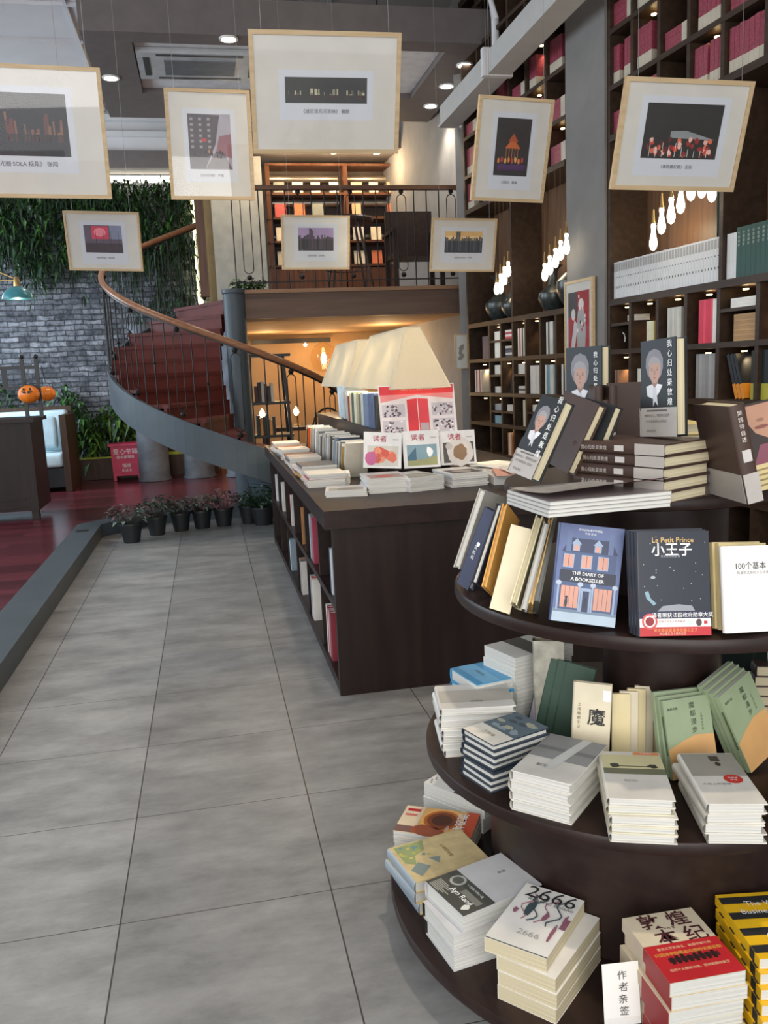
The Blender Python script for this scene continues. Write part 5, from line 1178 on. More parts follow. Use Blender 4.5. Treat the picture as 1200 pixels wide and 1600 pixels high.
# dark volumes and brown boxes at the back right of tier three
for k in range(2):
    P=Vector((1.36+.028*k,2.14-.02*k,Z3_+.0005)); book3('book',frame(P,Vector((.5,-.85,0)).normalized(),Vector((0,0,1))),.15,.23,.022,cm('1c2420',.3),PAGE,['black green volume standing behind the guidebooks, left one','black green volume standing behind the guidebooks, right one'][k],'black green volumes')
for k in range(5):
    o=book3('book',frame(Vector((1.40,1.98-.006*k,Z3_+.0005+.0305*k)),Vector((.93,-.36,0)).normalized(),Vector((.36,.93,0)).normalized()),.17,.20,.030,cm('4a3834',.4),PAGEC,f'brown boxed book at the right side of the third tier, {ordn(5-k)} from top','brown boxed books')
    if k==4: art_obj(o,lambda b:b.rect(.03,.12,.08,.12,.0306,cm('b08a58')))

# ---- second tier
NAVY=cm('262a48',.35); GP=mat('grey_cloth_cover',(.32,.31,.29),.5)
def artNavy(o,w,h,t):
    def f(b): b.ell(w*.55,h*.56,.006,.006,t+.001,WINK,10)
    art_obj(o,f); vtext('夜航船',.011,WINK,o,w*.45,h*.45,t+.001)
def tangent_books(n,a0,a1,rad,z,h,specs,prefix,tilt=.30,wd=.14):
    pass
cx2,cy2=TIERS[1][2]
def radbook(ang,rad,z,w,h,t,cov,page,label,group,lean_=.25,twist=0,hard=True,art=None,side=0):
    """book with its fore edge to the outside, leaning against its neighbour around the tier"""
    out=Vector((math.cos(ang),math.sin(ang),0)); ex=-out; up=Vector((0,0,1)); side_=out.cross(up) # to the left seen from outside
    ey=(up*math.cos(lean_)+ (-out)*math.sin(lean_)).normalized() ; ex=(ex-ey*ex.dot(ey)).normalized()
    R=Matrix.Rotation(twist,3,ey); ex=R@ex
    ez=ex.cross(ey)
    o=Vector((cx2,cy2,z))+out*rad - ez*t
    low=min(0,(ex*w).z); o.z+=-low+.0005
    return book3('book',frame(o,ex,ey,ez),w,h,t,cov,page,label,group,hard,art)
# corner pixels of the visible covers and edges
lean(Z2_,(712,918),(727,928),(757,776),.225,.018,'book',GP,PAGE,'grey book with pale edges leaning leftmost on the second tier',None,w=.045) if False else None
def slab(BLp,BRp,TLp,h,t,cov,page,label,group=None,wid=None,art=None,hard=True,name='book'):
    return lean(Z2_,BLp,BRp,TLp,h,t,name,cov,page,label,group,hard,art,w=wid)
EDGE=PAGE
slab((737,945),(745,950),(783,800),.215,.13,GP,PAGE,'x y z w') if False else None
def fore(BLp,TLp,t,h,w,cov,page,label,group,dirang,hard=True,face='fore',art=None):
    """book seen from its fore edge: BL/TL pixels are the left edge of the fore edge, dirang the heading (deg) of the thickness direction"""
    BL=atZ(*BLp,Z2_); d=ray(*TLp).normalized(); o=CAM-BL; bb=o.dot(d); cc=o.dot(o)-h*h; D=bb*bb-cc
    P=CAM+d*(-bb+math.sqrt(max(D,0))); ey=(P-BL).normalized()
    a=math.radians(dirang); tv=Vector((math.cos(a),math.sin(a),0)); tv=(tv-ey*tv.dot(ey)).normalized()   # thickness to the right
    inn=tv.cross(ey)*-1 # depth direction away from viewer
    # local: x from spine -> fore edge; fore edge at the viewer: ex=-inn ; z = ex x ey
    ex=-inn; ez=ex.cross(ey) # = direction
    s=1 if ez.dot(tv)>0 else -1
    org=BL+inn*w+(Vector((0,0,0)) if s>0 else tv*t)
    M=frame(org,ex,ey,ez); low=min((M@Vector((x,0,zz))).z for x in(0,w) for zz in(0,t)); M.translation.z+=Z2_+.0004-low
    print('FORE',label[:30],'D %.3f ey %s'%(D,tuple(round(v,2) for v in ey)),'inn',tuple(round(v,2) for v in inn))
    return book3('book',M,w,h,t,cov,page,label,group,hard,art)
fore((709,912),(752,783),.020,.215,.13,cm('b9b5ad'),PAGE,'pale edged book leaning leftmost on the second tier','pale edged books, second tier',-52)
fore((700,905),(770,782),.018,.21,.12,cm('b9b5ad'),PAGE,'pale edged book behind the navy one, second of three','pale edged books, second tier',-52) if False else None
lean(Z2_,(714,920),(734,945),(757,803),.205,.030,'book',NAVY,PAGE,'navy hardback leaning at the left of the second tier',art=artNavy,w=.075) if False else None
lean(Z2_,(714,921),(733,943),(758,803),.205,.022,'book',NAVY,PAGE,'navy hardback leaning at the left of the second tier',art=artNavy,head=-62,tau=.25)
fore((737,944),(777,820),.016,.205,.10,cm('1e2230'),PAGE,'black jacketed book right of the navy hardback','dark jacketed books, second tier',-45)
fore((753,952),(786,822),.012,.21,.10,cm('d9a255'),pagemat('golden_pages',(.60,.40,.16)),'amber bound book with printed spine on the second tier','amber books, second tier',-40)
AMB=mat('amber_cover',(.62,.40,.14),.45)
lean(Z2_,(765,957),(797,974),(799,826),.205,.004,'book',cm('e6d8b8',.5),PAGEC,'cream sheet backed book open beside the amber bound one',hard=False,head=-40,tau=.25)
fore((797,972),(838,834),.016,.205,.10,cm('d9cfa8'),PAGEC,'cream edged thick book in the second tier fan','cream edged books, second tier',-28)
fore((813,977),(850,838),.014,.20,.10,cm('8a8578'),PAGE,'grey edged book in the second tier fan','cream edged books, second tier',-24)
fore((826,977),(858,842),.010,.20,.10,AMB,pagemat('golden_pages',(.60,.40,.16)),'amber book with its edge towards the aisle, second tier','amber books, second tier',-20)
fore((834,977),(862,840),.014,.205,.10,cm('5c5c56'),cm('6f6e68'),'dark grey book touching the blue house book','cream edged books, second tier',-18)
for k,(bp,tp) in enumerate((((722,900),(771,784)),((734,903),(783,785)))):
    fore(bp,tp,.014,.20,.05,cm('b4b0a6'),PAGEC,['pale edged book behind the navy one, inner left','pale edged book behind the navy one, inner right'][k],'pale edged books, second tier',-40)
def artHouse(o,w,h,t):
    def f(b):
        z=t+.0004; S=cm('3d4f74'); D_=cm('2a3352'); L_=cm('8fa0b8'); P_=cm('c8907c'); 
        b.rect(0,w,h*.10,h,z,cm('56648e')); b.rect(0,w,0,h*.12,z,cm('a8b8c4')); b.rect(0,w,h*.10,h*.13,z+.0002,cm('6a7c90'))
        b.rect(w*.08,w*.92,h*.12,h*.72,z+.0001,S); b.poly([(w*.06,h*.72),(w*.94,h*.72),(w*.82,h*.86),(w*.18,h*.86)],z+.0002,D_)
        for x in(.12,.78): b.rect(w*x,w*(x+.08),h*.72,h*.93,z+.0003,cm('5a6a90'))
        for x in(.28,.62):
            b.rect(w*x-w*.055,w*x+w*.055,h*.73,h*.80,z+.0004,L_); b.poly([(w*x-w*.08,h*.80),(w*x+w*.08,h*.80),(w*x,h*.86)],z+.0004,L_); b.rect(w*x-w*.03,w*x+w*.03,h*.735,h*.79,z+.0005,P_)
        for x in(.18,.46,.72):
            b.rect(w*x-w*.085,w*x+w*.085,h*.555,h*.695,z+.0003,L_); b.rect(w*x-w*.07,w*x+w*.07,h*.565,h*.685,z+.0005,P_); b.rect(w*x-w*.004,w*x+w*.004,h*.565,h*.685,z+.0006,D_)
        b.rect(w*.06,w*.94,h*.41,h*.53,z+.0003,cm('1c2236'))
        for x in(.24,.76): b.rect(w*x-w*.14,w*x+w*.14,h*.15,h*.37,z+.0003,P_); [b.rect(w*(x-.14+.07*i),w*(x-.135+.07*i),h*.15,h*.37,z+.0005,D_) for i in range(5)]
        b.rect(w*.42,w*.58,h*.12,h*.36,z+.0003,L_); b.rect(w*.45,w*.55,h*.12,h*.33,z+.0005,D_)
        for x in(.40,.60,.06,.94): b.rect(w*x-w*.015,w*x+w*.015,h*.12,h*.40,z+.0005,L_); b.ell(w*x,h*.395,.006,.005,z+.0006,cm('a8b4c4'),10)
        for x in(.2,.5): b.ell(w*x,h*.20,.003,.011,z+.0008,cm('20263a'),10); b.ell(w*x,h*.255,.003,.003,z+.0008,cm('20263a'),8)
    art_obj(o,f); text('THE DIARY OF\nA BOOKSELLER',.0100,WINK,o,w*.5,h*.475,t+.0014,bold=.0001); text('SHAUN BYTHELL',.0065,WINK,o,w*.48,h*.95,t+.001); text('书 店 日 记',.005,WINK,o,w*.48,h*.915,t+.001)
lean(Z2_,(861,984),(961,997),(877,832),.205,.026,'book',cm('3c4a6e',.25),PAGE,'blue book with a town house front standing on the second tier',art=artHouse,head=-20,tau=.2)
def artPrince(o,w,h,t):
    def f(b):
        z=t+.0004; b.rect(0,w,0,h*.085,z,RED); b.rect(0,w,h*.085,h*.165,z,cm('e6e0dc')); b.rect(0,w,h*.165,h*.235,z,cm('1e2440'))
        b.poly([(w*.25,h*.235),(w*.78,h*.235),(w*.74,h*.285),(w*.55,h*.30),(w*.33,h*.285)],z+.0002,cm('8a8e94')); b.ell(w*.20,h*.56,.005,.003,z+.0002,cm('9aa0a8'),10)
        b.poly([(w*.08,h*.42),(w*.13,h*.43),(w*.16,h*.36),(w*.24,h*.31),(w*.2,h*.29),(w*.1,h*.36)],z+.0002,cm('7c98a4'))
        rr=random.Random(1)
        for i in range(22): b.ell(w*rr.uniform(.05,.95),h*rr.uniform(.33,.98),.0007,.0007,z+.0002,WINK,6)
        for k,(r,c) in enumerate(((.016,'c85050'),(.012,'e8dcd8'),(.009,'8a2830'))): b.ell(w*.14,h*.14,r,r,z+.0003+k*.0001,cm(c),20)
        b.ell(w*.83,h*.125,.006,.0075,z+.0004,cm('4a3c3c'),14); b.rect(w*.90,w*.95,h*.11,h*.14,z+.0004,RED); b.ell(w*.70,h*.125,.006,.006,z+.0003,cm('c4ccc8'),12)
    art_obj(o,f); text('Le Petit Prince',.0145,GOLD,o,w*.49,h*.915,t+.001,bold=.0001); text('小王子',.028,WINK,o,w*.47,h*.825,t+.001,bold=.0008)
    text('译者荣获法国政府勋章大奖',.0105,WINK,o,w*.60,h*.20,t+.0012,bold=.0001); text('为孩子与大人写的童话',.0055,cm('9a6a6a'),o,w*.45,h*.14,t+.001); text('英文朗读版值得收藏小王子',.0075,cm('e8a060'),o,w*.50,h*.055,t+.001); text('中法建交五十周年纪念',.0055,cm('e8c0a0'),o,w*.46,h*.022,t+.001); text('圣埃克苏佩里 著',.0055,cm('9aa0a8'),o,w*.45,h*.76,t+.001)
for k in range(3):
    lean(Z2_,(1000-5*k,1002-3*k),(1111-4*k,1004-3*k),(996-6*k,838-2*k),.215,.018,'book',cm('20242e',.25),PAGE,'dark blue book titled Le Petit Prince, '+['front copy','middle copy','rear copy'][k],'dark blue night sky books',art=artPrince if k==0 else None,head=-8,tau=.2)
def art100(o,w,h,t):
    text('100个基本',.0165,INK,o,w*.42,h*.77,t+.001); text('松浦弥太郎的人生信条',.0075,cm('8a8a8a'),o,w*.45,h*.69,t+.001)
lean(Z2_,(1138,1000),(1230,993),(1132,864),.19,.016,'book',mat('plain_white_cover',(.78,.77,.75),.4),PAGE,'plain white book titled with 100 at the right of the second tier',art=art100,head=4,tau=.2)
for k in range(2):
    lean(Z2_,(1127-9*k,994-3*k),(1200-9*k,985-3*k),(1123-10*k,858-2*k),.19,.012,'book',cm('c9b88a'),PAGEC,['tan book close behind the plain white one','second tan book behind the plain white one'][k],'tan books behind the white one',hard=False,head=4,tau=.2)

# ---- top tier
DHD=mat('charcoal_portrait_jacket',(.018,.021,.024),.45,spec=.3); BRJ=mat('brown_jacket',(.055,.032,.025),.45,spec=.3); GBAND=cm('a8a29c',.4)
def portrait(b,x,y,s,z):
    """plain grey haired person with scarf, head and shoulders"""
    S=lambda pts,c,dz:b.poly([(x+px*s,y+py*s) for px,py in pts],z+dz,cm(c))
    S([(-.62,-1.10),(.66,-1.10),(.64,-.72),(.42,-.50),(.14,-.40),(-.18,-.42),(-.44,-.54),(-.62,-.78)],'14171a',0)
    S([(-.28,-.12),(-.36,.10),(-.34,.34),(-.20,.52),(.02,.58),(.24,.50),(.36,.30),(.36,.05),(.28,-.16),(.18,-.24),(-.18,-.22)],'77757a',.0001)
    S([(-.10,-.46),(.14,-.46),(.16,-.20),(-.12,-.20)],'8a6a5e',.00015)
    S([(-.20,.12),(-.23,-.04),(-.19,-.20),(-.10,-.32),(.02,-.37),(.14,-.31),(.22,-.18),(.26,0),(.23,.14),(.10,.22),(-.08,.20)],'a98676',.0002)
    S([(-.26,.10),(-.20,.30),(-.02,.38),(.20,.30),(.30,.08),(.20,.16),(.06,.20),(-.10,.18)],'8e8b8c',.0003)
    for dx in(-.10,.12): b.ell(x+dx*s,y+.0*s,.042*s,.012*s,z+.0004,cm('41302c'),8); b.ell(x+dx*s,y+.05*s,.055*s,.009*s,z+.0004,cm('6e5a54'),8)
    S([(-.01,.0),(.03,.0),(.055,-.13),(-.035,-.13)],'96705f',.0004); b.ell(x+.01*s,y-.21*s,.062*s,.014*s,z+.0004,cm('8a4a46'),8)
    S([(-.34,-.44),(-.10,-.38),(.02,-.50),(-.08,-.78),(-.30,-.70)],'c6c6ca',.0004); S([(.34,-.42),(.12,-.38),(.0,-.50),(.06,-.74),(.20,-.62)],'d2d2d6',.0005)
    S([(-.06,-.48),(.08,-.48),(.14,-.98),(.02,-.86),(-.06,-1.0)],'babac0',.0006)
def artDun(o,w,h,t,top=False):
    def f(b):
        portrait(b,w*.40,h*.69,w*.70,t+.0004)
    art_obj(o,f,'portrait_print'); vtext('我心归处是敦煌',.0165,WINK,o,w*.84,h*.65,t+.0012,bold=.0003)
    def g(b):
        b.box(-.001,w+.0006,0,h*.30,t-.0005,t+.0007,GBAND); b.box(-.0065,-.0055,0,h*.30,0,t,GBAND); b.box(w*.16,w*.75,h*.262,h*.28,t+.0008,t+.001,cm('5a5654'))
    art_obj(o,g,'paper_band'); text('敦煌的女儿、荣誉院长自传',.0068,cm('3c3836'),o,w*.46,h*.22,t+.001); text('一生守望敦煌的心灵独白',.0065,cm('5a5654'),o,w*.42,h*.16,t+.001); text('译林出版社',.0065,cm('5a5654'),o,w*.3,h*.06,t+.001)
_,q=stack(Z1_,('BL',(1037,789)),{'BL':(1041,694),'TL':(958,686),'BR':(1131,681)},5,'book',BRJ,PAGEC,'brown jacketed thick hardback','on the top tier','brown jacketed hardbacks lying on the top tier',jx=.004,ja=.04,spine=BRJ,dims=(.16,.235))
# spine bands of the lying stack
for ob in list(_):
    b=MB(); t_=q[5]; b.box(-.0075,-.0058,0,.235*.30,.001,t_-.001,GBAND); b.build('paper_band',ob)
    b=MB(); zz=t_/2; b.box(-.0075,-.006,.235*.42,.235*.52,t_*.25,t_*.75,cm('b8b2ae')); b.build('spine_portrait',ob)
    tx=text('我心归处是敦煌',.010,cm('b9b0a8'),ob,-.0076,.235*.75,zz); tx.rotation_euler=(0,-PI/2,0); tx.rotation_euler=(PI/2,0,-PI/2) if False else Matrix(((0,0,-1),(-1,0,0),(0,1,0))).to_euler()
ztop=q[6]+.001
lean(ztop,(1003,683),(1057,687),(1001,535),.238,.030,'book',DHD,PAGEC,'portrait hardback standing upright on the brown stack of the top tier',art=artDun,head=-80,tau=.02)
# magazines under the leaning pair
MG=mat('grey_glossy_magazine',(.36,.35,.34),.25)
_,q2=stack(Z1_,('BR',(858,809)),{'BR':(858,784),'BL':(793,765),'TR':(1008,764)},4,'magazine',MG,PAGE,'grey glossy magazine','left edge of the top tier','grey glossy magazines',hard=False,jx=.003,dims=(.20,.27),cat='magazine')
# loosened curling magazine cover
c0,ex,ey,w_,h_,t_,zt=q2
b=MB(); vs=[];fs=[];n=10
for i in range(n+1):
    u=i/n; 
    for j in range(7):
        v=j/6; z=zt+.004+.030*(v**2)*(.4+.6*u)*(1-.2*u); p=c0+ex*(w_*(.05+.93*v))*1+ey*(h_*u); vs.append((p.x,p.y,z))
for i in range(n):
    for j in range(6): k=i*7+j; fs.append((k,k+1,k+8,k+7))
m2=[(x,y,z+.0009) for x,y,z in vs]; b.add(vs,fs,cm('8a2038',.3),True); b.add(m2,fs,MG,True); tag(b.build('loose_cover'),'loose curled magazine cover with crimson inside lying on the top tier magazines','magazine cover')
zm=zt+.012
lean(zm,(795,752),(833,752),(847,633),.235,.028,'book',DHD,PAGEC,'portrait hardback leaning at the left of the top tier, front one',art=artDun,head=-74,tau=.42)
lean(zm,(838,748),(868,748),(882,640),.235,.022,'book',DHD,PAGEC,'portrait hardback leaning second, pages towards the viewer',w=.05) if False else None
for k,(a,bq,c) in enumerate((((838,738),(868,750),(884,636)),((866,738),(888,748),(905,638)))):
    lean(zm,a,bq,c,.232,.024,'book',[BRJ,DHD][k],PAGEC,['brown hardback leaning behind the front portrait book','dark hardback leaning rearmost in the left group'][k],'hardbacks leaning on the top tier',w=.13,head=-74,tau=.36)
# standing books further back on the top tier
lean(Z1_,(898,752),(934,750),(893,541),.30,.03,'book',DHD,PAGEC,'glossy wrapped portrait book standing tall in front of the pier',art=artDun) if False else None
o=book3('book',frame(atZ(899,735,Z1_)+Vector((0,0,.1005)),Vector((.28,-.96,0)).normalized(),Vector((0,.0,1)).normalized()),.14,.235,.030,DHD,PAGEC,'glossy wrapped portrait book standing on the brown pile before the pier',art=artDun)
P=atZ(906,737,Z1_)
for k in range(3):
    book3('book',frame(Vector((P.x-.01,P.y+.02,Z1_+.0005+k*.033)),Vector((.95,-.3,0)).normalized(),Vector((.3,.95,0)).normalized(),Vector((0,0,1))),.15,.16,.032,BRJ,PAGEC,f'brown hardback lying in the pile beneath the glossy portrait book, {ordn(3-k)} from top','brown hardbacks in the rear pile')
for k in range(3):
    P=atZ(929+11*k,750,Z1_); o=book3('book',frame(Vector((P.x,P.y,Z1_+.0005)),Vector((.30,.95,0)).normalized(),Vector((0,0,1))),.13,[.235,.20,.235][k],.020,BRJ,PAGEC,f'brown hardback standing spine out in mid top tier, {ordn(k+1)} from left','brown hardbacks standing spine out')
    b=MB(); b.box(-.0068,-.0056,0,.06,.001,.019,GBAND); b.build('paper_band',o); b=MB(); b.box(-.0068,-.0056,.09,.12,.004,.016,cm('b8b2ae')); b.build('spine_portrait',o)
def artFace(o,w,h,t):
    def f(b): portrait(b,w*.85,h*.62,w*.55,t+.0004)
    art_obj(o,f,'portrait_print')
P=atZ(955,747,Z1_); book3('book',frame(Vector((P.x,P.y+.02,Z1_+.0005)),Vector((.98,-.2,0)).normalized(),Vector((0,0,1))),.16,.24,.028,BRJ,PAGEC,'brown jacketed portrait book standing behind the lying stack',art=artFace)
# olive and tan volume far side
P=atZ(1075,740,Z1_)
for k in range(4):
    book3('book',frame(Vector((1.165,2.12,Z1_+.0005+k*.030)),Vector((.98,-.2,0)).normalized(),Vector((.2,.98,0)).normalized(),Vector((0,0,1))),.16,.15,.029,cm('8a7a4c') if k<3 else cm('d8c078'),PAGEC,f'olive tan book in the far pile behind the lying stack, {ordn(4-k)} from top','olive tan books')
# right: tilted brown book with its spine forward and the face jacket
BL=atZ(1162,786,Z1_); 
ex=Vector((.60,.80,0)).normalized(); 
BL=atZ(1166,788,Z1_); ex=Vector((.12,.993,0)).normalized(); d=ray(1137,636); P=CAM+d*((BL-CAM).dot(ex)/d.dot(ex)); ey=(P-BL); hh=ey.length; ey.normalize(); ez=ex.cross(ey)
s_=1 if ez.x>0 else -1
M=frame(BL,ex,ey,ez) if s_>0 else frame(BL-ez*.034,ex,ey,ez)
low=min((M@Vector((x,0,z))).z for x in(0,.155) for z in(0,.034)); M.translation.z+=Z1_+.0005-low
o=book3('book',M,.155,hh,.034,BRJ,PAGEC,'brown portrait hardback tilted at the right of the top tier, spine forward')
b=MB(); b.box(-.0075,-.0056,0,hh*.30,.001,.033,GBAND); b.box(-.001,.156,0,hh*.30,-.0008,.0001,GBAND); b.box(-.001,.156,0,hh*.30,.0339,.0348,GBAND); b.build('paper_band',o)
b=MB(); b.box(-.0075,-.0056,hh*.42,hh*.54,.008,.026,cm('b8b2ae')); b.build('spine_portrait',o)
tx=vtext('樊锦诗自述',.011,cm('c8beb4'),o,-.0078,hh*.78,.017); tx.rotation_euler=(0,-PI/2,0)
def artFace2(o,w,h,t):
    def f(b):
        z=t+.0004; b.rect(0,w,0,h*.30,z,cm('c9b888')); b.poly([(w*.05,h*.98),(w*.75,h*.98),(w*.72,h*.72),(w*.5,h*.58),(w*.25,h*.66),(w*.1,h*.8)],z+.0001,cm('a8806a'))
        b.poly([(w*.1,h*.3),(w*.95,h*.3),(w*.7,h*.52),(w*.3,h*.52)],z+.0001,cm('7c4a58')); b.ell(w*.4,h*.72,.018,.004,z+.0003,cm('7a4c44'),12); b.ell(w*.4,h*.80,.010,.004,z+.0003,cm('8a6454'),10)
        for i in range(4): b.rect(w*.1,w*.8,h*(.05+.06*i),h*(.07+.06*i),z+.0002,cm('8a7a54'))
    art_obj(o,f,'portrait_print'); text('82年生',.016,WINK,o,w*.80,h*.58,t+.001)
lean(Z1_,(1180,772),(1250,768),(1154,638),.215,.024,'book',cm('3c3432',.35),PAGEC,'dark book with a cropped face at the right end of the top tier',art=artFace2,head=2,tau=.12)

# ------------------------------------------------------------------ books on the long display table
ZT=TZ+.0005
DZ=mat('white_magazine_cover',(.70,.68,.66),.3)
def artDZ(kind):
    def g(o,w,h,t):
        def f(b):
            z=t+.0004
            if kind==0:
                b.rect(w*.1,w*.92,h*.06,h*.62,z,cm('c8c4b8')); 
                rr=random.Random(8)
                for i in range(22): b.ell(w*rr.uniform(.28,.78),h*rr.uniform(.2,.5),.022,.02,z+.0001+i*1e-5,cm(['d86a50','e08a6a','c8503c'][i%3]),12,jit=.2)
                b.ell(w*.2,h*.25,.03,.04,z+.0004,cm('c05a8a'),12,jit=.2)
            elif kind==1:
                b.rect(w*.1,w*.92,h*.06,h*.62,z,cm('7c9aa4')); b.poly([(w*.1,h*.06),(w*.92,h*.06),(w*.92,h*.3),(w*.5,h*.22),(w*.1,h*.25)],z+.0001,cm('9a9a68')); b.poly([(w*.1,h*.3),(w*.35,h*.55),(w*.35,h*.2),(w*.1,h*.2)],z+.0002,cm('3c6478')); b.ell(w*.72,h*.42,.02,.03,z+.0003,WINK,12,jit=.25)
            else:
                b.rect(w*.08,w*.94,h*.06,h*.66,z,cm('4a443e')); b.ell(w*.55,h*.38,.075,.085,z+.0001,cm('d0c8c0'),24,jit=.06); b.ell(w*.56,h*.36,.04,.045,z+.0002,cm('8a6a4a'),16,jit=.1); b.ell(w*.25,h*.55,.02,.02,z+.0003,cm('b8b0aa'),12)
        art_obj(o,f); text('读者',.040,cm('a83048'),o,w*.42,h*.82,t+.001,bold=.0006); text('2020·22',.010,INK,o,w*.84,h*.80,t+.001)
    return g
def magstack(base,top,n,desc,where,grp,dims,art=None,cov=None,page=None,name='magazine',cat='magazine',hard=False,ja=.03,pool=None):
    return stack(TZ,base,top,n,name,cov or DZ,page or PAGE,desc,where,grp,hard=hard,art=art,dims=dims,cat=cat,ja=ja,pool=pool)
def artSt(c1,c2):
    def g(o,w,h,t):
        def f(b): b.rect(w*.08,w*.92,h*.08,h*.6,t+.0004,cm(c1)); b.ell(w*.5,h*.35,w*.25,h*.18,t+.0006,cm(c2),16,jit=.2)
        art_obj(o,f)
    return g
_,qa=magstack(('BR',(638,768)),{'BL':(571,773),'BR':(638,768),'TL':(556,742)} if False else {'BR':(637,745),'BL':(575,749),'TL':(553,727)},9,'white weekly magazine','left of the three','left magazine pile',(.21,.285),artSt('b09a90','c86a5a'))
_,qb=magstack(('BR',(704,762)),{'BL':(641,748),'BR':(703,741),'TL':(622,728)},8,'white weekly magazine','middle of the three','middle magazine pile',(.205,.285),artSt('9a9a90','b8b0a0'))
_,qc=magstack(('BR',(768,757)),{'BL':(706,741),'BR':(766,736),'TL':(685,722)},7,'white weekly magazine','right of the three','right magazine pile',(.205,.285),artSt('4a443e','a09890'))
magstack(('BR',(571,775)),{'BL':(508,768),'BR':(571,765),'TL':(495,756)},3,'thin grey white journal','at the table corner','thin journals at the corner',(.21,.20),artSt('a8a49c','8a867c'))
magstack(('BR',(552,757)),{'BL':(483,742),'BR':(552,739),'TL':(478,724)},6,'white paged softcover','behind the corner journals','white paged softcovers',(.22,.16),artSt('77736c','8a867c'),name='book',cat='book')
# three magazines standing up
for k,(bl,br_,tl,lab) in enumerate((((568,752),(627,750),(569,680),'standing magazine with a coral flower photograph on its cover'),((632,749),(689,746),(628,675),'standing magazine with a blue green landscape on its cover'),((690,744),(745,740),(686,675),'standing magazine with an abstract brown white cover'))):
    q_=[qa,qb,qc][k]; zz=TZ+.012
    BLw=q_[0]+q_[2]*.20; BLw.z=q_[6]+.002
    # stand them behind the pile front on the pile height
    lean(q_[6]+.003,(bl[0],bl[1]-16),(br_[0],br_[1]-17),tl,.285,.012,'magazine',DZ,PAGE,lab,hard=False,art=artDZ(k),cat='magazine',head=-6,tau=.22)
# papers right of the magazines
for k,(px,py,rz,c) in enumerate(((765,735,.1,'e8e2d6'),(775,742,-.25,'d8a08a'),(782,730,.35,'f0eade'),(800,738,-.1,'e4dccb'))):
    P=atZ(px,py,ZT+.06+.01*k); b=MB(); b.box(0,.21,0,.29,0,.0095,cm(c)); b.box(.002,.2102,.002,.288,.001,.0085,PAGE); o=b.build('leaflet_pad'); o.location=(P.x+.02,P.y+.05,TZ+.001+.0102*k+.045); o.rotation_euler=(0,0,rz); tag(o,['white leaflet pad right of the standing magazines, lowest','salmon leaflet pad right of the standing magazines','tilted cream leaflet pad right of the standing magazines','topmost pale leaflet pad right of the standing magazines'][k],'leaflets')
P=atZ(775,752,TZ+.02)
for k in range(4):
    book3('magazine',frame(Vector((P.x-.01,P.y+.0,TZ+.0006+k*.011)),Vector((1,-.08,0)).normalized(),Vector((.08,1,0)).normalized(),Vector((0,0,1))),.26,.30,.0108,DZ,PAGE,f'pale magazine under the leaflet pads, {ordn(4-k)} from top','magazines under the leaflets',False,cat='magazine')
# row of piles along the left edge of the table, receding
cols_=[('c8b8ae','9a4048'),('e0d8cc','e0d8cc'),('d8c0b4','b8863c'),('d0c8c0','a02838'),('cfc8c0','cfc8c0'),('c4a898','c4a898'),('d4ccc4','5a6068'),('bfb8b0','8a5a4a'),('d8d0c4','d8d0c4'),('cfc6bc','a87048')]
y=4.62
for k in range(8):
    n=[5,6,3,5,4,5,4,5][k]; t_=.014; w_,h_=random.choice([(.15,.21),(.16,.23)])
    for i in range(n):
        a=random.uniform(-.05,.05); c=cols_[(k+i)%10][i%2]
        book3('book',frame(Vector((TX0-.01+random.uniform(0,.01),y+random.uniform(-.004,.004),TZ+.0005+i*(t_+.0004))),Vector((math.cos(a),math.sin(a),0)),Vector((-math.sin(a),math.cos(a),0)),Vector((0,0,1))),.21,.28 if k%2 else .24,t_,cm(c,.4),PAGE,
          f'softcover in pile {ordn(k+1)} behind the corner along the table left edge, {ordn(n-i)} from top','softcover piles along the table left edge',False)
    y+=.34
# slanted fan of books against the riser
fan=['cfc8b8','8f8a80','c8a05a','5a6470','e0dcd2','4a5668','d8d2c4','8a9aa8','3f5878','b8b4aa','6a5f54','9aa4ac','d4d0c6','4f5560','c0bcb2','a8a298','e0dcd0','77736c','c8c4b8','8f959a','d8d4ca','3c4048','e8e4da','9a968c','d0ccc2','b0aca2','e4702c','e4702c','e06a28','d8d4cc','22262c','b08a58','30343a']
y=5.02; k=0
while y<7.45 and k<46:
    h_=random.uniform(.20,.245); t_=random.uniform(.016,.026); c=fan[int(k*len(fan)/46)]
    ln=.46
    ey=Vector((0,-math.sin(ln),math.cos(ln))); ex=Vector((1,0,0)); ez=ex.cross(ey)
    M=frame(Vector((.775+random.uniform(-.006,.006),y,TZ+.0008+t_*math.sin(ln))),ex,ey,ez)
    book3('book',M,.135,h_,t_,cm(c,.4),PAGE,f'leaning softcover in the row against the riser, {ordn(k+1)} behind the magazines','leaning softcovers against the riser',False)
    y+=t_/math.cos(ln)+.040*(.2+.8*random.random()); k+=1
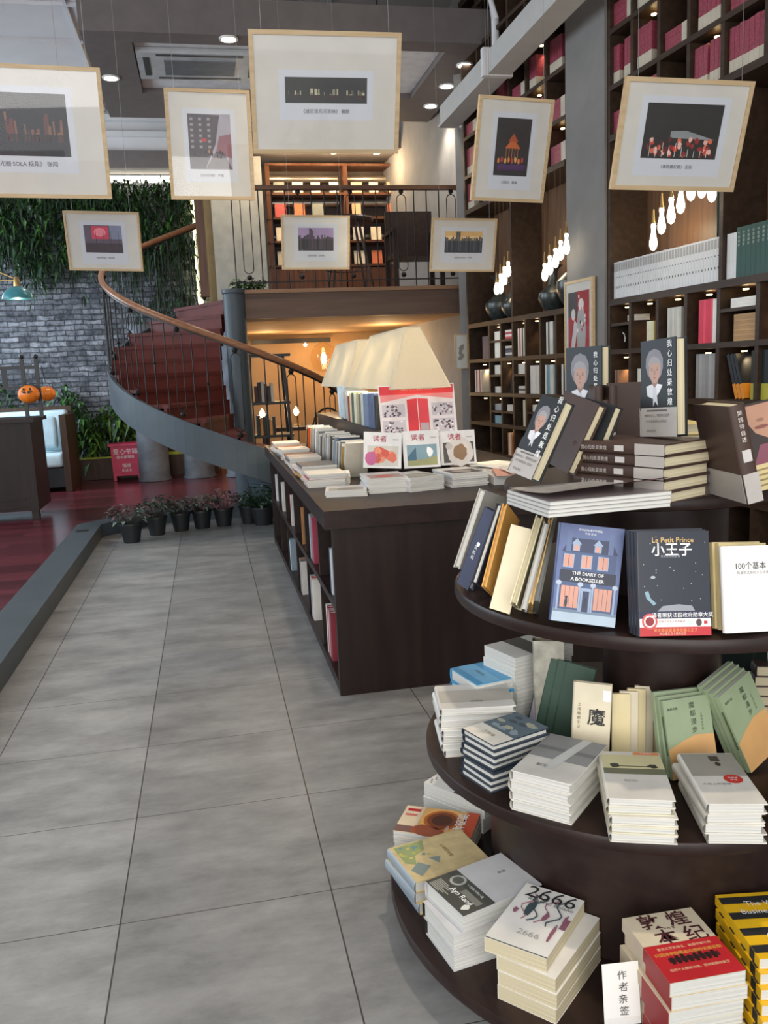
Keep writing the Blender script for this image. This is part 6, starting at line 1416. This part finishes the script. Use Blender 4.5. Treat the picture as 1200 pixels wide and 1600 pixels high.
# books on the riser
def ris(y,h,w,t,c,lab,grp,hard=False,tilt=0,x=RX0+.02):
    ey=Vector((0,math.sin(tilt),math.cos(tilt))); ex=Vector((1,0,0)); ez=ex.cross(ey)
    return book3('book',frame(Vector((x,y,RZ+.0008+max(0,ez.z)*t)),ex,ey,ez),w,h,t,cm(c,.4),PAGE,lab,grp,hard)
y=4.98; k=0
for c,n,h_ in (('1e1e22',2,.20),('55688a',5,.21),('7488a4',4,.205),('c8c8c0',2,.21),('6a7a6c',2,.20),('b8aa80',2,.205),('d8d4c8',2,.20),('48604c',2,.205),('d8c8a0',2,.20),('8a2838',2,.18),('b8b8b4',3,.21),('c4d4e0',4,.24)):
    for i in range(n):
        k+=1; t_=random.uniform(.02,.04); ris(y+t_,h_,.15,t_,c,f'upright softcover on the riser under the lampshades, {ordn(k)} from the poster','softcovers on the riser',tilt=.0 if k<27 else .25); y+=t_+.012+(.03 if k>=27 else 0)
# poster leaning at the riser's near end
def artPoster(o,w,h,t):
    def f(b):
        z=t+.0006; rr=random.Random(11)
        b.rect(.006,w-.006,.006,h-.006,z,cm('e8dcd8')); b.rect(.006,w-.006,h*.82,h-.006,z+.0001,cm('d8303a')); b.poly([(w*.02,h*.82),(w*.98,h*.82),(w*.98,h*.70),(w*.5,h*.80),(w*.02,h*.68)],z+.0002,cm('e88a88'))
        for q in((.03,.33,.40,.64),(.03,.33,.08,.34),(.68,.97,.40,.64),(.68,.97,.08,.34)):
            b.rect(w*q[0],w*q[1],h*q[2],h*q[3],z+.0003,cm('c9c0c4'))
            for i in range(26): b.ell(w*rr.uniform(q[0]+.02,q[1]-.02),h*rr.uniform(q[2]+.02,q[3]-.02),.007,.006,z+.0004+i*1e-5,cm(rr.choice(['3a3034','6a5a60','f0e8e8','8a6a70'])),7,jit=.4)
        b.poly([(w*.36,h*.12),(w*.495,h*.09),(w*.495,h*.74),(w*.36,h*.72)],z+.0008,cm('d83038')); b.poly([(w*.505,h*.09),(w*.64,h*.12),(w*.64,h*.72),(w*.505,h*.74)],z+.0008,cm('e04048'))
        b.rect(w*.52,w*.63,h*.12,h*.27,z+.001,cm('b8a8a8'))
    art_obj(o,f,'printed_image'); text('中国共产党与上海百年书展海报',.013,cm('f0c8c0'),o,w*.5,h*.91,t+.0014)
BLw=atZ(598,678,RZ-.02)
t=thing('poster_board','red and white printed poster leaning at the near end of the riser','poster',M=frame(Vector((RX0-.02,RY0-.055,RZ-.035)),Vector((1,.0,0)),Vector((0,.20,.98)).normalized()))
b=MB(); b.box(0,.44,0,.30,0,.004,WHT); b.build('board',t); artPoster(t,.44,.30,.004)
t2=thing('note_strip','narrow grey paper note standing right of the poster','note',M=frame(Vector((RX1+.02,RY0+.3,RZ-.23)),Vector((1,-.1,0)).normalized(),Vector((0,.1,.99)).normalized()))
b=MB(); b.box(0,.075,0,.42,0,.002,cm('b9b6ae')); b.build('paper',t2); vtext('书目推荐',.022,INK,t2,.038,.30,.003)
# two long lampshades
SHADE=None
def shademat():
    m=bpy.data.materials.new('cream_lampshade_fabric'); m.use_nodes=True; nt=m.node_tree; out=nt.nodes['Material Output']; nt.nodes.remove(nt.nodes['Principled BSDF'])
    geo=nt.nodes.new('ShaderNodeTexCoord'); mp=nt.nodes.new('ShaderNodeMapping'); mp.inputs['Scale'].default_value=(300,300,3); nt.links.new(geo.outputs['Object'],mp.inputs[0])
    nz=nt.nodes.new('ShaderNodeTexNoise'); nz.inputs['Scale'].default_value=1; nt.links.new(mp.outputs[0],nz.inputs[0]); rp=nt.nodes.new('ShaderNodeValToRGB'); rp.color_ramp.elements[0].color=(.62,.56,.44,1); rp.color_ramp.elements[1].color=(.78,.73,.60,1); nt.links.new(nz.outputs['Fac'],rp.inputs[0])
    df=nt.nodes.new('ShaderNodeBsdfDiffuse'); tl=nt.nodes.new('ShaderNodeBsdfTranslucent'); gl=nt.nodes.new('ShaderNodeBsdfGlossy'); gl.inputs['Roughness'].default_value=.32; gl.inputs[0].default_value=(.9,.9,.9,1)
    nt.links.new(rp.outputs[0],df.inputs[0]); nt.links.new(rp.outputs[0],tl.inputs[0]); mx=nt.nodes.new('ShaderNodeMixShader'); mx.inputs[0].default_value=.42; nt.links.new(df.outputs[0],mx.inputs[1]); nt.links.new(tl.outputs[0],mx.inputs[2])
    m2=nt.nodes.new('ShaderNodeMixShader'); m2.inputs[0].default_value=.10; nt.links.new(mx.outputs[0],m2.inputs[1]); nt.links.new(gl.outputs[0],m2.inputs[2]); nt.links.new(m2.outputs[0],out.inputs[0]); return m
SHADE=shademat()
def longlamp(y0,y1,lab,e):
    cx=1.175; zb,zt=1.405,1.745; t=thing('table_lamp',lab,'lamp',loc=(cx,(y0+y1)/2,RZ),group='long cream lamps on the riser')
    hy=(y1-y0)/2; wb,wt=.172,.045; iy=.165
    B=[(-wb,-hy),(wb,-hy),(wb,hy),(-wb,hy)]; T=[(-wt,-hy+iy),(wt,-hy+iy),(wt,hy-iy),(-wt,hy-iy)]
    b=MB(); n=8; vs=[(x,y,zb-RZ) for x,y in B]+[(x,y,zt-RZ) for x,y in T]
    b.add(vs,[(0,1,5,4),(1,2,6,5),(2,3,7,6),(3,0,4,7)],SHADE); o=b.build('lamp_shade',t)
    sd=o.modifiers.new('thick','SOLIDIFY'); sd.thickness=.002
    b=MB()
    for L_,z in((B,zb-RZ),(T,zt-RZ)):
        for i in range(4): b.tube([(*L_[i],z),(*L_[(i+1)%4],z)],.004,FRW if False else cm('d8cfb4'),6)
    for i in range(4): b.tube([(*B[i],zb-RZ),(*T[i],zt-RZ)],.003,cm('d8cfb4'),6)
    b.build('shade_wire',o)
    for yy in(-hy*.45,hy*.45):
        b=MB(); b.tube([(0,yy,.0),(0,yy,zt-RZ-.10)],.010,BRASS,8); b.lathe([(.05,0),(.05,.012),(.01,.02)],(0,yy,0),BRASS,16); b.build('pole',t)
        b=MB(); b.lathe([(0,0),(.028,.02),(.03,.05),(.012,.085)],(0,yy,zt-RZ-.19),emis('soft_bulb',(1,.86,.62),14),12); b.build('bulb',t)
        l=lamp('shade_bulb','POINT',(cx,(y0+y1)/2+yy,zt-.20),e,(1,.86,.60),.03)
longlamp(4.66,6.02,'long cream trapezoid lampshade, the near one on the riser',22)
longlamp(6.20,7.60,'long cream trapezoid lampshade, the far one on the riser',22)

# books in the table side shelves
def tb(y,z,h,t_,c,lab,grp,w=.15):
    b=None; o=mkobj('book',bookmesh(w,h,t_,cm(c,.4),PAGE)); o.matrix_world=frame(Vector((TX0+.018,y,z)),Vector((1,0,0)),Vector((0,0,1)),Vector((0,-1,0))); tag(o,lab,'book',grp)
SH1=.4355; SH0=.0505
for nm,lst in {'upper':[(4.02,.235,.035,['cfd6dc','3c4656']),(4.75,.27,.03,['a03a50','b84860','8a9098','3a4a6a','d8d8d4','2c3440']),(5.35,.25,.02,['b07a4a']),(6.05,.23,.03,['d0d0cc','a82838']),(6.75,.24,.03,['d8d4cc','9a968c','c8c4ba']),(7.35,.24,.03,['d8d8d4','b0b4b8','e0dcd4'])],
 'lower':[(4.16,.27,.034,['8a3440','9a5058','c8b8b0','a02838','e4e0da']),(4.92,.27,.03,['e0dcd4','b85038','c8c8c8','4a7080']),(5.55,.24,.02,['d8d4ce','5c504a','8a6a5a','cfc8bc','4a4c50']),(6.30,.24,.028,['8a9aa4','d8dce0','5a7488'])]}.items():
    for y,h_,t_,cs in lst:
        for i,c in enumerate(cs):
            yy=y+.0+i*(t_+.002)
            tb(yy+t_,SH1 if nm=='upper' else SH0,h_*random.uniform(.93,1.0),t_,c,f'book in the table side, {nm} shelf, bay starting {round(y,1)} m, {ordn(i+1)} from near' if False else f'{nm} shelf book in the display table side, {ordn(i+1)} in cubby {ordn([a[0] for a in lst].index(y)+1)} from near end','books in the display table side')

# ------------------------------------------------------------------ keep the 300 largest books as objects, the rest become one
bpy.context.view_layer.update()
bks=[o for o in bpy.data.objects if o.parent is None and o.get('category')=='book']
def size_of(o):
    ms=[o] if o.type=='MESH' else [c for c in o.children if c.type=='MESH' and c.name.startswith('cover')]
    pts=[o.matrix_world@Vector(v) for m in ms for v in m.bound_box]
    P=[]
    for p in pts:
        d=p-CAM; z=d.dot(FWD)
        if z<.1: return 0
        P.append((600+FPX*d.dot(RGT)/z,800-FPX*d.dot(UPV)/z))
    x0=max(0,min(p[0] for p in P)); x1=min(1200,max(p[0] for p in P)); y0=max(0,min(p[1] for p in P)); y1=min(1600,max(p[1] for p in P))
    a=max(0,x1-x0)*max(0,y1-y0)
    if o.type=='EMPTY': a*=3
    return a
bks.sort(key=size_of,reverse=True)
print('BOOKS',len(bks))
out_=[o for o in bks if size_of(o)<=0]; bks=[o for o in bks if size_of(o)>0]
for o in out_:
    for c in list(o.children_recursive): bpy.data.objects.remove(c)
    bpy.data.objects.remove(o)
rest=bks[298:]
if rest:
    b=MB()
    for o in rest:
        for m_ in ([o] if o.type=='MESH' else [])+[c for c in o.children_recursive if c.type=='MESH']:
            me=m_.data; base=len(b.v); MW_=m_.matrix_world
            b.v+= [tuple(MW_@v.co) for v in me.vertices]
            for p in me.polygons: b.f.append([base+i for i in p.vertices]); b.mi.append(b.m(me.materials[p.material_index])); b.sm.append(False)
    for o in rest:
        for c in list(o.children_recursive): bpy.data.objects.remove(c)
        bpy.data.objects.remove(o)
    tag(b.build('small_distant_books'),'many small distant books on far shelves, bookcases and table piles','books',kind='stuff')
